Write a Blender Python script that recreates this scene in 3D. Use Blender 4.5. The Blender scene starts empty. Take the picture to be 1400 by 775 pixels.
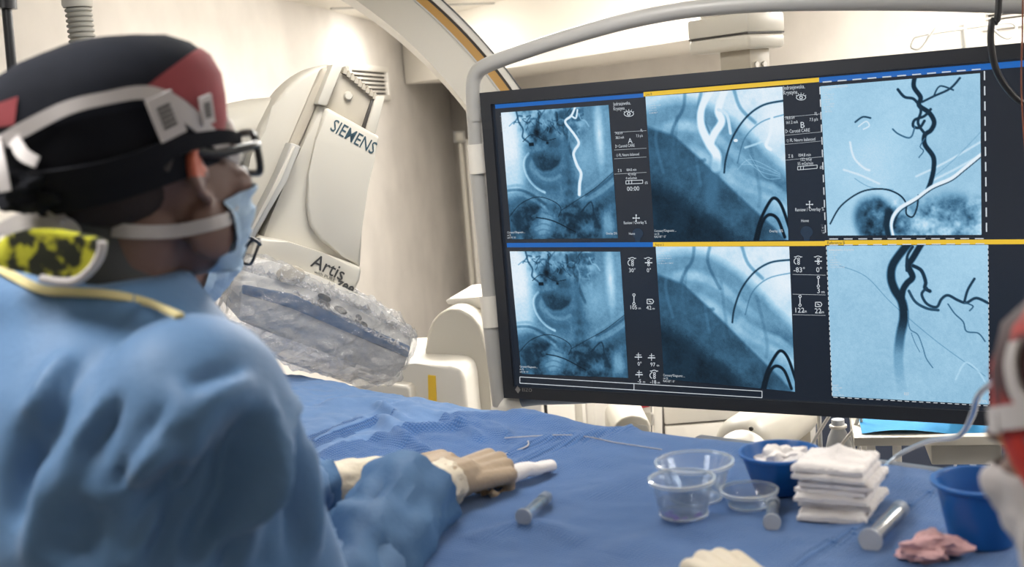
import bpy, bmesh, math, random
import numpy as np
from mathutils import Vector, Matrix, noise
from mathutils.bvhtree import BVHTree

random.seed(7)
rng = np.random.default_rng(7)
S = bpy.context.scene
COL = S.collection
PI = math.pi

# ------------------------------------------------------------------ camera
FPX = 1600.0
PITCH, ROLL = math.radians(8), math.radians(4.5)
EYE = Vector((0, 0, 1.65))
Fw = Vector((0, math.cos(PITCH), -math.sin(PITCH)))
_r0, _u0 = Vector((1, 0, 0)), Vector((0, math.sin(PITCH), math.cos(PITCH)))
Rt = _r0 * math.cos(ROLL) - _u0 * math.sin(ROLL)
Up = _r0 * math.sin(ROLL) + _u0 * math.cos(ROLL)
cam = bpy.data.cameras.new('camera')
cam.sensor_width = 36
cam.lens = FPX / 1400 * 36
cam.clip_start = 0.05
cam.dof.use_dof = True
cam.dof.focus_distance = 2.75
cam.dof.aperture_fstop = 4.5
cam_o = bpy.data.objects.new('camera', cam)
COL.objects.link(cam_o)
cam_o.matrix_world = Matrix(((Rt.x, Up.x, -Fw.x, EYE.x), (Rt.y, Up.y, -Fw.y, EYE.y), (Rt.z, Up.z, -Fw.z, EYE.z), (0, 0, 0, 1)))
S.camera = cam_o

# ------------------------------------------------------------------ world, exposure
w = bpy.data.worlds.new('world')
S.world = w
w.use_nodes = True
w.node_tree.nodes['Background'].inputs[0].default_value = (0.8, 0.9, 1.0, 1)
w.node_tree.nodes['Background'].inputs[1].default_value = 0.15
S.view_settings.view_transform = 'Standard'
S.view_settings.look = 'None'
S.view_settings.exposure = 0.0
S.view_settings.gamma = 1.0
S.view_settings.use_curve_mapping = False

CEIL = 2.3
# ceiling luminaires: x, y, width, depth, strength
LAMPS = [(-0.45, 6.6, 0.34, 0.45, 24.0, .05, 'added fill light panel hidden in the far corner behind the arch'),  # added to brighten the far corner, kept out of sight by the arch
         (-0.15, 5.3, 0.5, 0.5, 12.0, .06, 'added unseen fill light panel above the far end of the room'),  # added out of view to lift the dim back walls
         (0.55, 4.3, 1.2, 0.6, 35.0, .15, 'ceiling light panel behind the monitor suspension'),
         (2.1, 3.4, 0.6, 0.9, 25.0, .15, 'ceiling light panel behind and above the monitor'),
         (-0.80, 1.00, 0.5, 0.5, 23.0, .03, 'ceiling light panel above and behind the surgeon'),
         (-0.10, 2.20, 0.5, 0.5, 22.0, .03, 'ceiling light panel above the middle of the drape'),
         (2.0, 1.3, 0.9, 0.9, 14.0, .03, 'ceiling light panel at the far right of the room')]

def ray(px, py):
    return Fw + Rt * ((px - 700) / FPX) - Up * ((py - 387.5) / FPX)
def at(px, py, Y):
    v = ray(px, py)
    return EYE + v * (Y / v.y)
def onz(px, py, z):
    v = ray(px, py)
    return EYE + v * ((z - EYE.z) / v.z)

# ------------------------------------------------------------------ materials
MATS = {}
def mat(name, col, rough=0.5, metal=0.0, bump=0.0, bscale=60.0, var=0.0, vscale=5.0, emit=None, spec=0.5, sheen=0.0, sss=0.0, coat=0.0):
    if name in MATS: return MATS[name]
    m = bpy.data.materials.new(name); m.use_nodes = True
    nt = m.node_tree; b = nt.nodes['Principled BSDF']
    b.inputs['Base Color'].default_value = (*col, 1)
    b.inputs['Roughness'].default_value = rough
    b.inputs['Metallic'].default_value = metal
    b.inputs['Specular IOR Level'].default_value = spec
    b.inputs['Sheen Weight'].default_value = sheen
    b.inputs['Coat Weight'].default_value = coat
    if sss:
        b.inputs['Subsurface Weight'].default_value = sss
        b.inputs['Subsurface Radius'].default_value = (0.01, 0.004, 0.002)
    tc = nt.nodes.new('ShaderNodeTexCoord')
    if var:
        n = nt.nodes.new('ShaderNodeTexNoise'); n.inputs['Scale'].default_value = vscale; n.inputs['Detail'].default_value = 6
        mx = nt.nodes.new('ShaderNodeMix'); mx.data_type = 'RGBA'
        mx.inputs[6].default_value = (*[max(0, c * (1 - var)) for c in col], 1)
        mx.inputs[7].default_value = (*[min(1, c * (1 + var)) for c in col], 1)
        nt.links.new(tc.outputs['Object'], n.inputs['Vector']); nt.links.new(n.outputs['Fac'], mx.inputs[0])
        nt.links.new(mx.outputs[2], b.inputs['Base Color'])
    if bump:
        n = nt.nodes.new('ShaderNodeTexNoise'); n.inputs['Scale'].default_value = bscale; n.inputs['Detail'].default_value = 4
        bp = nt.nodes.new('ShaderNodeBump'); bp.inputs['Strength'].default_value = bump; bp.inputs['Distance'].default_value = 0.01
        nt.links.new(tc.outputs['Object'], n.inputs['Vector']); nt.links.new(n.outputs['Fac'], bp.inputs['Height'])
        nt.links.new(bp.outputs['Normal'], b.inputs['Normal'])
    if emit:
        b.inputs['Emission Color'].default_value = (*emit[0], 1); b.inputs['Emission Strength'].default_value = emit[1]
    MATS[name] = m
    return m

def ramp_mat(name, stops, scale, rough=0.7, detail=3.0, bump=0.0, voronoi=False):
    m = bpy.data.materials.new(name); m.use_nodes = True
    nt = m.node_tree; b = nt.nodes['Principled BSDF']; b.inputs['Roughness'].default_value = rough
    tc = nt.nodes.new('ShaderNodeTexCoord')
    n = nt.nodes.new('ShaderNodeTexNoise'); n.inputs['Scale'].default_value = scale; n.inputs['Detail'].default_value = detail
    cr = nt.nodes.new('ShaderNodeValToRGB'); cr.color_ramp.interpolation = 'LINEAR'
    e = cr.color_ramp.elements
    while len(e) < len(stops): e.new(0.5)
    for k, (p, c) in enumerate(stops): e[k].position = p; e[k].color = (*c, 1)
    nt.links.new(tc.outputs['Object'], n.inputs['Vector']); nt.links.new(n.outputs['Fac'], cr.inputs[0]); nt.links.new(cr.outputs[0], b.inputs['Base Color'])
    if bump:
        bp = nt.nodes.new('ShaderNodeBump'); bp.inputs['Strength'].default_value = bump; bp.inputs['Distance'].default_value = 0.01
        nt.links.new(n.outputs['Fac'], bp.inputs['Height']); nt.links.new(bp.outputs['Normal'], b.inputs['Normal'])
    MATS[name] = m
    return m

def clear_mat(name, tint, body, amount, rough=0.05, bump=0.0, bscale=40.0, edge=0.55):
    """thin clear plastic: see-through, with gloss that grows at grazing angles and a little milky body"""
    m = bpy.data.materials.new(name); m.use_nodes = True
    nt = m.node_tree; nt.nodes.clear(); N = nt.nodes.new; L = nt.links.new
    out = N('ShaderNodeOutputMaterial'); tr = N('ShaderNodeBsdfTransparent'); gl = N('ShaderNodeBsdfGlossy'); df = N('ShaderNodeBsdfDiffuse')
    tr.inputs[0].default_value = (*tint, 1); df.inputs[0].default_value = (*body, 1); gl.inputs['Roughness'].default_value = rough
    lw = N('ShaderNodeLayerWeight'); lw.inputs[0].default_value = edge
    mu = N('ShaderNodeMath'); mu.operation = 'MULTIPLY_ADD'; mu.inputs[1].default_value = 0.5; mu.inputs[2].default_value = 0.05
    L(lw.outputs['Facing'], mu.inputs[0])
    pw = N('ShaderNodeMath'); pw.operation = 'POWER'; pw.inputs[1].default_value = 1.6
    L(mu.outputs[0], pw.inputs[0])
    m1 = N('ShaderNodeMixShader'); m1.inputs[0].default_value = amount; L(tr.outputs[0], m1.inputs[1]); L(df.outputs[0], m1.inputs[2])
    m2 = N('ShaderNodeMixShader'); L(pw.outputs[0], m2.inputs[0]); L(m1.outputs[0], m2.inputs[1]); L(gl.outputs[0], m2.inputs[2])
    if bump:
        tc = N('ShaderNodeTexCoord'); n = N('ShaderNodeTexNoise'); n.inputs['Scale'].default_value = bscale; n.inputs['Detail'].default_value = 4
        bp = N('ShaderNodeBump'); bp.inputs['Strength'].default_value = bump; bp.inputs['Distance'].default_value = 0.02
        L(tc.outputs['Object'], n.inputs['Vector']); L(n.outputs['Fac'], bp.inputs['Height'])
        for s in (gl, df, lw): L(bp.outputs['Normal'], s.inputs['Normal'])
    L(m2.outputs[0], out.inputs[0])
    MATS[name] = m
    return m

def fabric_weave(name, col, cell, strength=0.35, rough=0.8):
    m = mat(name, col, rough, bump=0.0, var=0.12, vscale=9, sheen=0.2)
    nt = m.node_tree; b = nt.nodes['Principled BSDF']; N = nt.nodes.new; L = nt.links.new
    uv = N('ShaderNodeUVMap'); uv.uv_map = 'UVMap'
    hs = []
    for axis in ('X', 'Y'):
        wv = N('ShaderNodeTexWave'); wv.bands_direction = axis; wv.inputs['Scale'].default_value = 0.314 / cell * (1.0 if axis == 'X' else 1.2)
        wv.inputs['Distortion'].default_value = 0.6
        L(uv.outputs[0], wv.inputs['Vector']); hs.append(wv.outputs['Fac'])
    mul = N('ShaderNodeMath'); mul.operation = 'MULTIPLY'; L(hs[0], mul.inputs[0]); L(hs[1], mul.inputs[1])
    bp = N('ShaderNodeBump'); bp.inputs['Strength'].default_value = strength; bp.inputs['Distance'].default_value = 0.002
    L(mul.outputs[0], bp.inputs['Height']); L(bp.outputs['Normal'], b.inputs['Normal'])
    return m

M_wall = mat('wall_plaster', (0.655, 0.62, 0.575), 0.85, bump=0.05, bscale=25, var=0.20, vscale=3.4)
M_ceil = mat('ceiling_paint', (0.82, 0.78, 0.70), 0.8)
M_floor = mat('floor_vinyl', (0.35, 0.34, 0.33), 0.5, var=0.06)
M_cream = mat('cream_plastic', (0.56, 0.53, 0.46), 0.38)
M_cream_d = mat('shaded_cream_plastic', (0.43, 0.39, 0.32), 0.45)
M_white = mat('white_plastic', (0.72, 0.69, 0.63), 0.4)
M_grey = mat('grey_plastic', (0.42, 0.41, 0.38), 0.4)
M_greyblue = mat('grey_blue_plastic', (0.16, 0.20, 0.27), 0.4)
M_bluestripe = mat('blue_stripe', (0.045, 0.10, 0.20), 0.4)
M_black = mat('black_plastic', (0.012, 0.013, 0.016), 0.35)
M_bezel = mat('monitor_bezel', (0.017, 0.020, 0.027), 0.42)
M_off = mat('screen_background', (0.008, 0.010, 0.014), 0.25, emit=((0.010, 0.014, 0.022), 1.0))
M_steel = mat('steel', (0.55, 0.54, 0.52), 0.3, metal=0.9)
M_alu = mat('painted_tube', (0.40, 0.395, 0.38), 0.38)
M_orange = mat('orange_groove', (0.50, 0.27, 0.05), 0.5)
M_yellow = mat('yellow_strip', (0.85, 0.55, 0.05), 0.5)
M_dark = mat('dark_gap', (0.05, 0.045, 0.04), 0.6)
M_navy = mat('navy_cloth', (0.03, 0.04, 0.07), 0.8)
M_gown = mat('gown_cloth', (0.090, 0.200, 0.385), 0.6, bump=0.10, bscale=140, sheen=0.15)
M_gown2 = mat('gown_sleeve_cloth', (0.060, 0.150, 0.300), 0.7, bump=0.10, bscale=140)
M_trim = mat('yellow_binding', (0.62, 0.54, 0.28), 0.8, bump=0.2, bscale=300)
M_skin = mat('skin', (0.165, 0.095, 0.078), 0.5, var=0.15, vscale=30, sss=0.06)
M_skin_light = mat('light_skin', (0.62, 0.40, 0.33), 0.5, sss=0.06)
M_hair = mat('hair', (0.035, 0.027, 0.027), 0.8, spec=0.2, bump=0.5, bscale=300)
M_band = mat('band_cloth', (0.010, 0.011, 0.015), 0.9, spec=0.15)
M_cap = mat('cap_cloth', (0.013, 0.015, 0.022), 0.9, spec=0.15, var=0.3, vscale=25)
M_red = mat('red_cap_cloth', (0.26, 0.045, 0.055), 0.85, var=0.25, vscale=30)
M_strap = mat('white_strap', (0.50, 0.475, 0.475), 0.8, bump=0.1, bscale=200)
M_mask = mat('mask_cloth', (0.36, 0.50, 0.66), 0.8, bump=0.1, bscale=200)
M_collar = mat('dark_lead_collar', (0.050, 0.055, 0.062), 0.6)
M_glove = mat('beige_latex', (0.38, 0.285, 0.195), 0.5, bump=0.15, bscale=120, var=0.12, vscale=40)
M_glove_cuff = mat('pale_latex', (0.66, 0.58, 0.45), 0.5, bump=0.25, bscale=90)
M_gauze = mat('gauze', (0.80, 0.76, 0.74), 0.9, bump=0.25, bscale=400)
M_pink = mat('pink_wet_gauze', (0.62, 0.36, 0.36), 0.7, bump=0.3, bscale=200, var=0.2, vscale=40)
M_bowl = mat('blue_bowl_plastic', (0.010, 0.105, 0.36), 0.32)
M_drape = fabric_weave('blue_drape', (0.043, 0.130, 0.335), 0.0058, 1.0)
M_drape2 = mat('smooth_blue_drape', (0.115, 0.225, 0.44), 0.75, bump=0.08, bscale=200, sheen=0.2)
M_cyan = mat('cyan_cloth', (0.03, 0.27, 0.56), 0.8, bump=0.1, bscale=80)
M_clear = clear_mat('clear_cup_plastic', (0.93, 0.96, 0.99), (0.85, 0.9, 0.95), 0.09)
M_film = clear_mat('plastic_film', (0.93, 0.94, 0.96), (0.82, 0.80, 0.78), 0.20, rough=0.12, bump=0.9, bscale=45, edge=0.5)
M_film2 = clear_mat('milky_plastic_film', (0.92, 0.92, 0.92), (0.80, 0.77, 0.74), 0.62, rough=0.2, bump=0.8, bscale=30, edge=0.45)
M_crinkle = clear_mat('crinkled_film', (0.95, 0.95, 0.96), (0.9, 0.88, 0.86), 0.30, rough=0.08, bump=0.8, bscale=90, edge=0.6)
M_rim = clear_mat('milky_rim_plastic', (0.9, 0.94, 0.98), (0.85, 0.9, 0.95), 0.35)
M_water = clear_mat('water', (0.88, 0.92, 0.98), (0.7, 0.75, 0.85), 0.04, rough=0.02)
M_pattern = ramp_mat('yellow_camouflage', [(0.0, (0.03, 0.035, 0.02)), (0.44, (0.03, 0.035, 0.02)), (0.5, (0.62, 0.62, 0.04)), (0.62, (0.72, 0.72, 0.06)), (0.66, (0.10, 0.11, 0.06)), (1, (0.2, 0.2, 0.12))], 38)
M_flame = ramp_mat('red_print_cap', [(0.0, (0.02, 0.008, 0.010)), (0.44, (0.04, 0.008, 0.010)), (0.50, (0.42, 0.018, 0.012)), (0.60, (0.55, 0.035, 0.012)), (0.66, (0.80, 0.30, 0.03)), (0.71, (0.4, 0.02, 0.012)), (1, (0.02, 0.008, 0.010))], 15)
M_text = mat('screen_text', (0, 0, 0), 0.5, emit=((0.75, 0.82, 0.88), 0.8))
M_uiblue = mat('screen_blue_bar', (0, 0, 0), 0.5, emit=((0.005, 0.13, 0.50), 0.9))
M_uiyellow = mat('screen_yellow_bar', (0, 0, 0), 0.5, emit=((0.80, 0.52, 0.035), 1.0))
M_uidim = mat('screen_dim_icon', (0, 0, 0), 0.5, emit=((0.012, 0.03, 0.06), 1.0))
M_ink = mat('print_blue_grey', (0.035, 0.075, 0.10), 0.5)
M_inkdark = mat('print_dark', (0.045, 0.045, 0.045), 0.5)
M_lamp = None

# ------------------------------------------------------------------ object helpers
def props(o, label=None, cat=None, group=None, kind=None):
    if label: o['label'] = label
    if cat: o['category'] = cat
    if group: o['group'] = group
    if kind: o['kind'] = kind
    return o
def thing(name, loc, label, cat, group=None):
    o = bpy.data.objects.new(name, None); COL.objects.link(o)
    o.location = loc; o.empty_display_size = 0.05
    return props(o, label, cat, group)
def link(name, me, m=None, parent=None, smooth=True, angle=None, **kw):
    o = bpy.data.objects.new(name, me); COL.objects.link(o)
    if m is not None and not me.materials: me.materials.append(m)
    if parent is not None:
        o.parent = parent
        if parent.type == 'EMPTY':
            o.matrix_parent_inverse = Matrix.Translation(-parent.location)
        else:
            p = parent.parent
            o.matrix_parent_inverse = Matrix.Identity(4)
    if smooth:
        me.polygons.foreach_set('use_smooth', [True] * len(me.polygons))
    if angle is not None:
        try: me.set_sharp_from_angle(angle=math.radians(angle))
        except Exception: pass
    return props(o, **kw)
def done(bm, name):
    bmesh.ops.recalc_face_normals(bm, faces=bm.faces[:])
    me = bpy.data.meshes.new(name); bm.to_mesh(me); bm.free()
    return me
def obj(name, bm, m, parent=None, smooth=True, angle=40, **kw):
    return link(name, done(bm, name), m, parent, smooth, angle, **kw)

def catmull(pts, n=6, closed=False):
    P = [Vector(p) for p in pts]; out = []; k = len(P)
    rngi = range(k if closed else k - 1)
    for i in rngi:
        if closed: a, b, c, d = P[(i - 1) % k], P[i], P[(i + 1) % k], P[(i + 2) % k]
        else: a, b, c, d = P[max(i - 1, 0)], P[i], P[i + 1], P[min(i + 2, k - 1)]
        for j in range(n):
            t = j / n
            out.append(0.5 * (2 * b + (c - a) * t + (2 * a - 5 * b + 4 * c - d) * t * t + (3 * b - a - 3 * c + d) * t ** 3))
    if not closed: out.append(P[-1].copy())
    return out
def tube(pts, r, seg=10, closed=False, sm=6, cap=True, bm=None, flat=1.0):
    bm = bm or bmesh.new()
    rs = r if isinstance(r, (list, tuple)) else None
    P = catmull(pts, sm, closed) if sm > 1 else [Vector(p) for p in pts]
    n = len(P)
    if rs:
        rr = np.interp(np.linspace(0, len(rs) - 1, n), range(len(rs)), rs)
    else: rr = [r] * n
    t0 = (P[1] - P[0]).normalized()
    up = Vector((0, 0, 1)) if abs(t0.z) < 0.9 else Vector((1, 0, 0))
    nrm = t0.cross(up).normalized(); rings = []
    for i in range(n):
        t = (P[(i + 1) % n] - P[i - 1]) if closed else (P[min(i + 1, n - 1)] - P[max(i - 1, 0)])
        if t.length < 1e-9: t = t0
        t = t.normalized()
        nrm = (nrm - t * nrm.dot(t)); nrm = nrm.normalized() if nrm.length > 1e-6 else t.orthogonal().normalized()
        b = t.cross(nrm)
        rings.append([bm.verts.new(P[i] + (nrm * math.cos(2 * PI * k / seg) + b * math.sin(2 * PI * k / seg) * flat) * rr[i]) for k in range(seg)])
    for i in range(n if closed else n - 1):
        A, B = rings[i], rings[(i + 1) % n]
        for k in range(seg): bm.faces.new((A[k], A[(k + 1) % seg], B[(k + 1) % seg], B[k]))
    if cap and not closed:
        bm.faces.new(rings[0][::-1]); bm.faces.new(rings[-1])
    return bm
def box(c, s, R=None, bm=None, bev=0.0, seg=2):
    bm2 = bmesh.new()
    bmesh.ops.create_cube(bm2, size=1.0)
    bmesh.ops.scale(bm2, vec=Vector(s), verts=bm2.verts)
    if bev: bmesh.ops.bevel(bm2, geom=bm2.edges[:], offset=bev, segments=seg, affect='EDGES', profile=0.5)
    Mx = Matrix.Translation(Vector(c)) @ (R.to_4x4() if R else Matrix.Identity(4))
    bmesh.ops.transform(bm2, matrix=Mx, verts=bm2.verts)
    return merge(bm, bm2)
def merge(bm, bm2):
    if bm is None: return bm2
    me = bpy.data.meshes.new('tmp'); bm2.to_mesh(me); bm2.free(); bm.from_mesh(me); bpy.data.meshes.remove(me)
    return bm
def ax_matrix(x, y, z):
    return Matrix(((x[0], y[0], z[0]), (x[1], y[1], z[1]), (x[2], y[2], z[2])))
class Frame:
    def __init__(s, o, x, z):
        s.o = Vector(o); s.x = Vector(x).normalized(); z = Vector(z); s.z = (z - s.x * z.dot(s.x)).normalized(); s.y = s.z.cross(s.x)
        s.R = ax_matrix(s.x, s.y, s.z)
    def pt(s, x, y, z): return s.o + s.x * x + s.y * y + s.z * z
    def px(s, px, py, y=0.0):
        v = ray(px, py); t = ((s.o + s.y * y) - EYE).dot(s.y) / v.dot(s.y)
        q = EYE + v * t - s.o
        return q.dot(s.x), q.dot(s.z)
    def prism(s, pts, y0, y1, bev=0.0, seg=2, round_n=0, bm=None):
        if round_n: pts = [(p.x, p.y) for p in catmull([(a, b, 0) for a, b in pts], round_n, True)]
        b2 = bmesh.new()
        A = [b2.verts.new(s.pt(x, y0, z)) for x, z in pts]; B = [b2.verts.new(s.pt(x, y1, z)) for x, z in pts]
        n = len(pts)
        fA = b2.faces.new(A); fB = b2.faces.new(B[::-1])
        for i in range(n): b2.faces.new((A[i], B[i], B[(i + 1) % n], A[(i + 1) % n]))
        if bev:
            ed = list(fA.edges) + list(fB.edges)
            if not round_n: ed = b2.edges[:]
            bmesh.ops.bevel(b2, geom=ed, offset=bev, segments=seg, affect='EDGES', profile=0.5, clamp_overlap=True)
        return merge(bm, b2)
    def pxprism(s, pix, y0, y1, bev=0.0, seg=2, round_n=0, bm=None):
        return s.prism([s.px(a, b, y0) for a, b in pix], y0, y1, bev, seg, round_n, bm)
    def box(s, c, sz, bev=0.0, bm=None, seg=2):
        return box(s.pt(*c), sz, s.R, bm, bev, seg)
def lathe(profile, o, seg=40, axis=None, bm=None):
    b2 = bmesh.new(); rings = []
    R = Vector((0, 0, 1)).rotation_difference(Vector(axis).normalized()).to_matrix() if axis is not None else Matrix.Identity(3)
    for r, z in profile:
        if r < 1e-6: rings.append([b2.verts.new(Vector(o) + R @ Vector((0, 0, z)))])
        else: rings.append([b2.verts.new(Vector(o) + R @ Vector((r * math.cos(2 * PI * k / seg), r * math.sin(2 * PI * k / seg), z))) for k in range(seg)])
    for A, B in zip(rings, rings[1:]):
        for k in range(seg):
            k2 = (k + 1) % seg
            if len(A) == 1 and len(B) == 1: continue
            if len(A) == 1: b2.faces.new((A[0], B[k], B[k2]))
            elif len(B) == 1: b2.faces.new((A[k], A[k2], B[0]))
            else: b2.faces.new((A[k], A[k2], B[k2], B[k]))
    return merge(bm, b2)
def capsule(bm, p0, p1, r0, r1=None, seg=14, n=5, scale=None):
    r1 = r0 if r1 is None else r1
    p0, p1 = Vector(p0), Vector(p1); d = p1 - p0; L = d.length
    prof = [(0, -r0)] + [(r0 * math.sin(a), -r0 * math.cos(a)) for a in np.linspace(0, PI / 2, n + 1)[1:]]
    prof += [(r1 * math.cos(a), L + r1 * math.sin(a)) for a in np.linspace(0, PI / 2, n + 1)[:-1]] + [(0, L + r1)]
    return lathe(prof, p0, seg, d if L > 1e-6 else (0, 0, 1), bm)
def ellip(bm, M, c, r, u=20, v=14):
    b2 = bmesh.new()
    bmesh.ops.create_uvsphere(b2, u_segments=u, v_segments=v, radius=1.0)
    bmesh.ops.transform(b2, matrix=M @ Matrix.Translation(Vector(c)) @ Matrix.Diagonal((*r, 1)), verts=b2.verts)
    return merge(bm, b2)
def voxel(bm, size, smooth=4, fac=0.5):
    bmesh.ops.recalc_face_normals(bm, faces=bm.faces[:])
    me = bpy.data.meshes.new('vox'); bm.to_mesh(me); bm.free()
    o = bpy.data.objects.new('vox', me); COL.objects.link(o)
    r = o.modifiers.new('r', 'REMESH'); r.mode = 'VOXEL'; r.voxel_size = size
    if smooth:
        s = o.modifiers.new('s', 'SMOOTH'); s.factor = fac; s.iterations = smooth
    bpy.context.view_layer.update()
    me2 = bpy.data.meshes.new_from_object(o.evaluated_get(bpy.context.evaluated_depsgraph_get()))
    bpy.data.objects.remove(o); bpy.data.meshes.remove(me)
    me2.materials.clear()
    return me2
def coords(me):
    a = np.empty(len(me.vertices) * 3, dtype=np.float32); me.vertices.foreach_get('co', a); return a.reshape(-1, 3).astype(float)
def normals(me):
    a = np.empty(len(me.vertices) * 3, dtype=np.float32); me.vertices.foreach_get('normal', a); return a.reshape(-1, 3).astype(float)
def setco(me, a):
    me.vertices.foreach_set('co', a.astype(np.float32).ravel()); me.update()
def seg_dist(P, pts):
    d = np.full(len(P), 1e9); tt = np.zeros(len(P)); n = len(pts) - 1
    for i in range(n):
        a, b = np.array(pts[i]), np.array(pts[i + 1]); ab = b - a
        t = np.clip(((P - a) @ ab) / max(ab @ ab, 1e-12), 0, 1)
        q = np.linalg.norm(P - (a + t[:, None] * ab), axis=1)
        m = q < d; d[m] = q[m]; tt[m] = (i + t[m]) / n
    return d, tt
def bvh_of(*meshes):
    V, T = [], []
    for me in meshes:
        o = len(V); V += [v.co.copy() for v in me.vertices]; T += [[o + i for i in p.vertices] for p in me.polygons]
    return BVHTree.FromPolygons(V, T)
def hit(bvh, px, py, Y=None):
    v = ray(px, py).normalized()
    loc, nr, i, d = bvh.ray_cast(EYE, v)
    if loc is None:
        p = at(px, py, Y if Y else 1.27)
        loc, nr, i, d = bvh.find_nearest(p)
    if nr.dot(v) > 0: nr = -nr
    return loc, nr
def ribbon(pts, nrm, width, thick, m=None, bm=None, sm=5, side=None):
    bm = bm or bmesh.new()
    P = catmull(pts, sm); N = catmull(nrm, sm); n = len(P)
    W = np.interp(np.linspace(0, 1, n), np.linspace(0, 1, len(width)), width) if isinstance(width, (list, tuple)) else [width] * n
    rings = []
    for i in range(n):
        t = (P[min(i + 1, n - 1)] - P[max(i - 1, 0)]).normalized(); nn = N[i].normalized()
        s = t.cross(nn).normalized(); nn = s.cross(t).normalized(); h = W[i] / 2
        rings.append([bm.verts.new(P[i] + s * a + nn * b) for a, b in ((-h, 0), (h, 0), (h, thick), (-h, thick))])
    for A, B in zip(rings, rings[1:]):
        for k in range(4): bm.faces.new((A[k], A[(k + 1) % 4], B[(k + 1) % 4], B[k]))
    bm.faces.new(rings[0][::-1]); bm.faces.new(rings[-1])
    return bm
def surf_ribbon(bvh, pix, width, off, thick, Y=1.27, sm=5):
    P, N = [], []
    for a, b in pix:
        l, n = hit(bvh, a, b, Y); P.append(l + n * off); N.append(n)
    return ribbon(P, N, width, thick, sm=sm)
def text_mesh(s, size, align='LEFT', bold=0.0, extrude=0.0):
    c = bpy.data.curves.new('txt', 'FONT'); c.body = s; c.size = size; c.align_x = align; c.offset = bold; c.extrude = extrude
    c.resolution_u = 2
    o = bpy.data.objects.new('txt', c); COL.objects.link(o)
    bpy.context.view_layer.update()
    me = bpy.data.meshes.new_from_object(o.evaluated_get(bpy.context.evaluated_depsgraph_get()))
    bpy.data.objects.remove(o); bpy.data.curves.remove(c)
    return me
def put_text(bm, s, F, x, y, z, size, align='LEFT', bold=0.0, sx=1.0, extrude=0.0, rot=0.0, fit=None):
    me = text_mesh(s, size, align, bold, extrude)
    if fit:
        xs = [v.co.x for v in me.vertices]; sx = fit / (max(xs) - min(xs))
    c, sn = math.cos(rot), math.sin(rot)
    base = len(bm.verts)
    vs = []
    for v in me.vertices:
        a, b = v.co.x * sx, v.co.y
        vs.append(bm.verts.new(F.pt(x + a * c - b * sn, y - v.co.z, z + a * sn + b * c)))
    for p in me.polygons:
        try: bm.faces.new([vs[i] for i in p.vertices])
        except ValueError: pass
    bpy.data.meshes.remove(me)
    return bm
def fbm(p, s, o=3):
    return noise.fractal(Vector(p) * s, 1.0, 2.0, o)

# ------------------------------------------------------------------ the room
def quad_slab(name, pts, thick_vec, m, **kw):
    bm = bmesh.new()
    A = [bm.verts.new(Vector(p)) for p in pts]; B = [bm.verts.new(Vector(p) + Vector(thick_vec)) for p in pts]
    bm.faces.new(A); bm.faces.new(B[::-1]); n = len(pts)
    for i in range(n): bm.faces.new((A[i], B[i], B[(i + 1) % n], A[(i + 1) % n]))
    return obj(name, bm, m, smooth=False, angle=None, kind='structure', **kw)
LD = Vector((0.176, 0.984, 0)).normalized()
L0 = Vector((-0.98, 5.80, 0)) - LD * 7.2
L1 = Vector((-0.98, 5.80, 0)) + LD * 3.48
RD = Vector((0.486, -0.874, 0)).normalized()
R1 = L1 + RD * 9.0
H = Vector((0, 0, CEIL))
BL = Vector((L0.x, -1.3, 0)); BR = Vector((R1.x, -1.3, 0))
quad_slab('floor', [BL + Vector((-.2, -.2, 0)), BR + Vector((.2, -.2, 0)), Vector((R1.x + .2, 9.7, 0)), Vector((BL.x - .2, 9.7, 0))], (0, 0, -.1), M_floor)
quad_slab('ceiling', [BL + H + Vector((-.2, -.2, 0)), BR + H + Vector((.2, -.2, 0)), Vector((R1.x + .2, 9.7, CEIL)), Vector((BL.x - .2, 9.7, CEIL))], (0, 0, .1), M_ceil)
quad_slab('wall_left', [L0, L1, L1 + H, L0 + H], Vector((-LD.y, LD.x, 0)) * .12, M_wall)
quad_slab('wall_right', [L1, R1, R1 + H, L1 + H], Vector((-RD.y, RD.x, 0)) * .12, M_wall)
quad_slab('wall_side', [R1, BR, BR + H, R1 + H], (.12, 0, 0), M_wall)
quad_slab('wall_rear', [BL, BR, BR + H, BL + H], (0, -.12, 0), M_wall)
quad_slab('wall_corner', [BL, L0, L0 + H, BL + H], (-.12, 0, 0), M_wall)
# boxed-in beam that runs along the right wall under the ceiling
ZB = 1.93
b0 = Vector((-0.600, 7.875, 0)); b1 = Vector((.955, 5.0, 0)); nin = Vector((.874, .486, 0))
quad_slab('trim_1', [b0 + Vector((0, 0, ZB)), b1 + Vector((0, 0, ZB)), Vector((1.42, 6.2, ZB)), b0 + nin * .62 + LD * .55 + Vector((0, 0, ZB))], (0, 0, CEIL - ZB), M_ceil)
# ceiling grid battens near the left wall
bm = bmesh.new()
for k in range(1):
    a = Vector((-0.80, 6.35, CEIL - .004)); box(a + Vector((.55, .25, 0)), (1.3, .025, .008), Matrix.Rotation(math.radians(25), 3, 'Z'), bm)
obj('trim_2', bm, M_grey, kind='structure')

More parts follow.
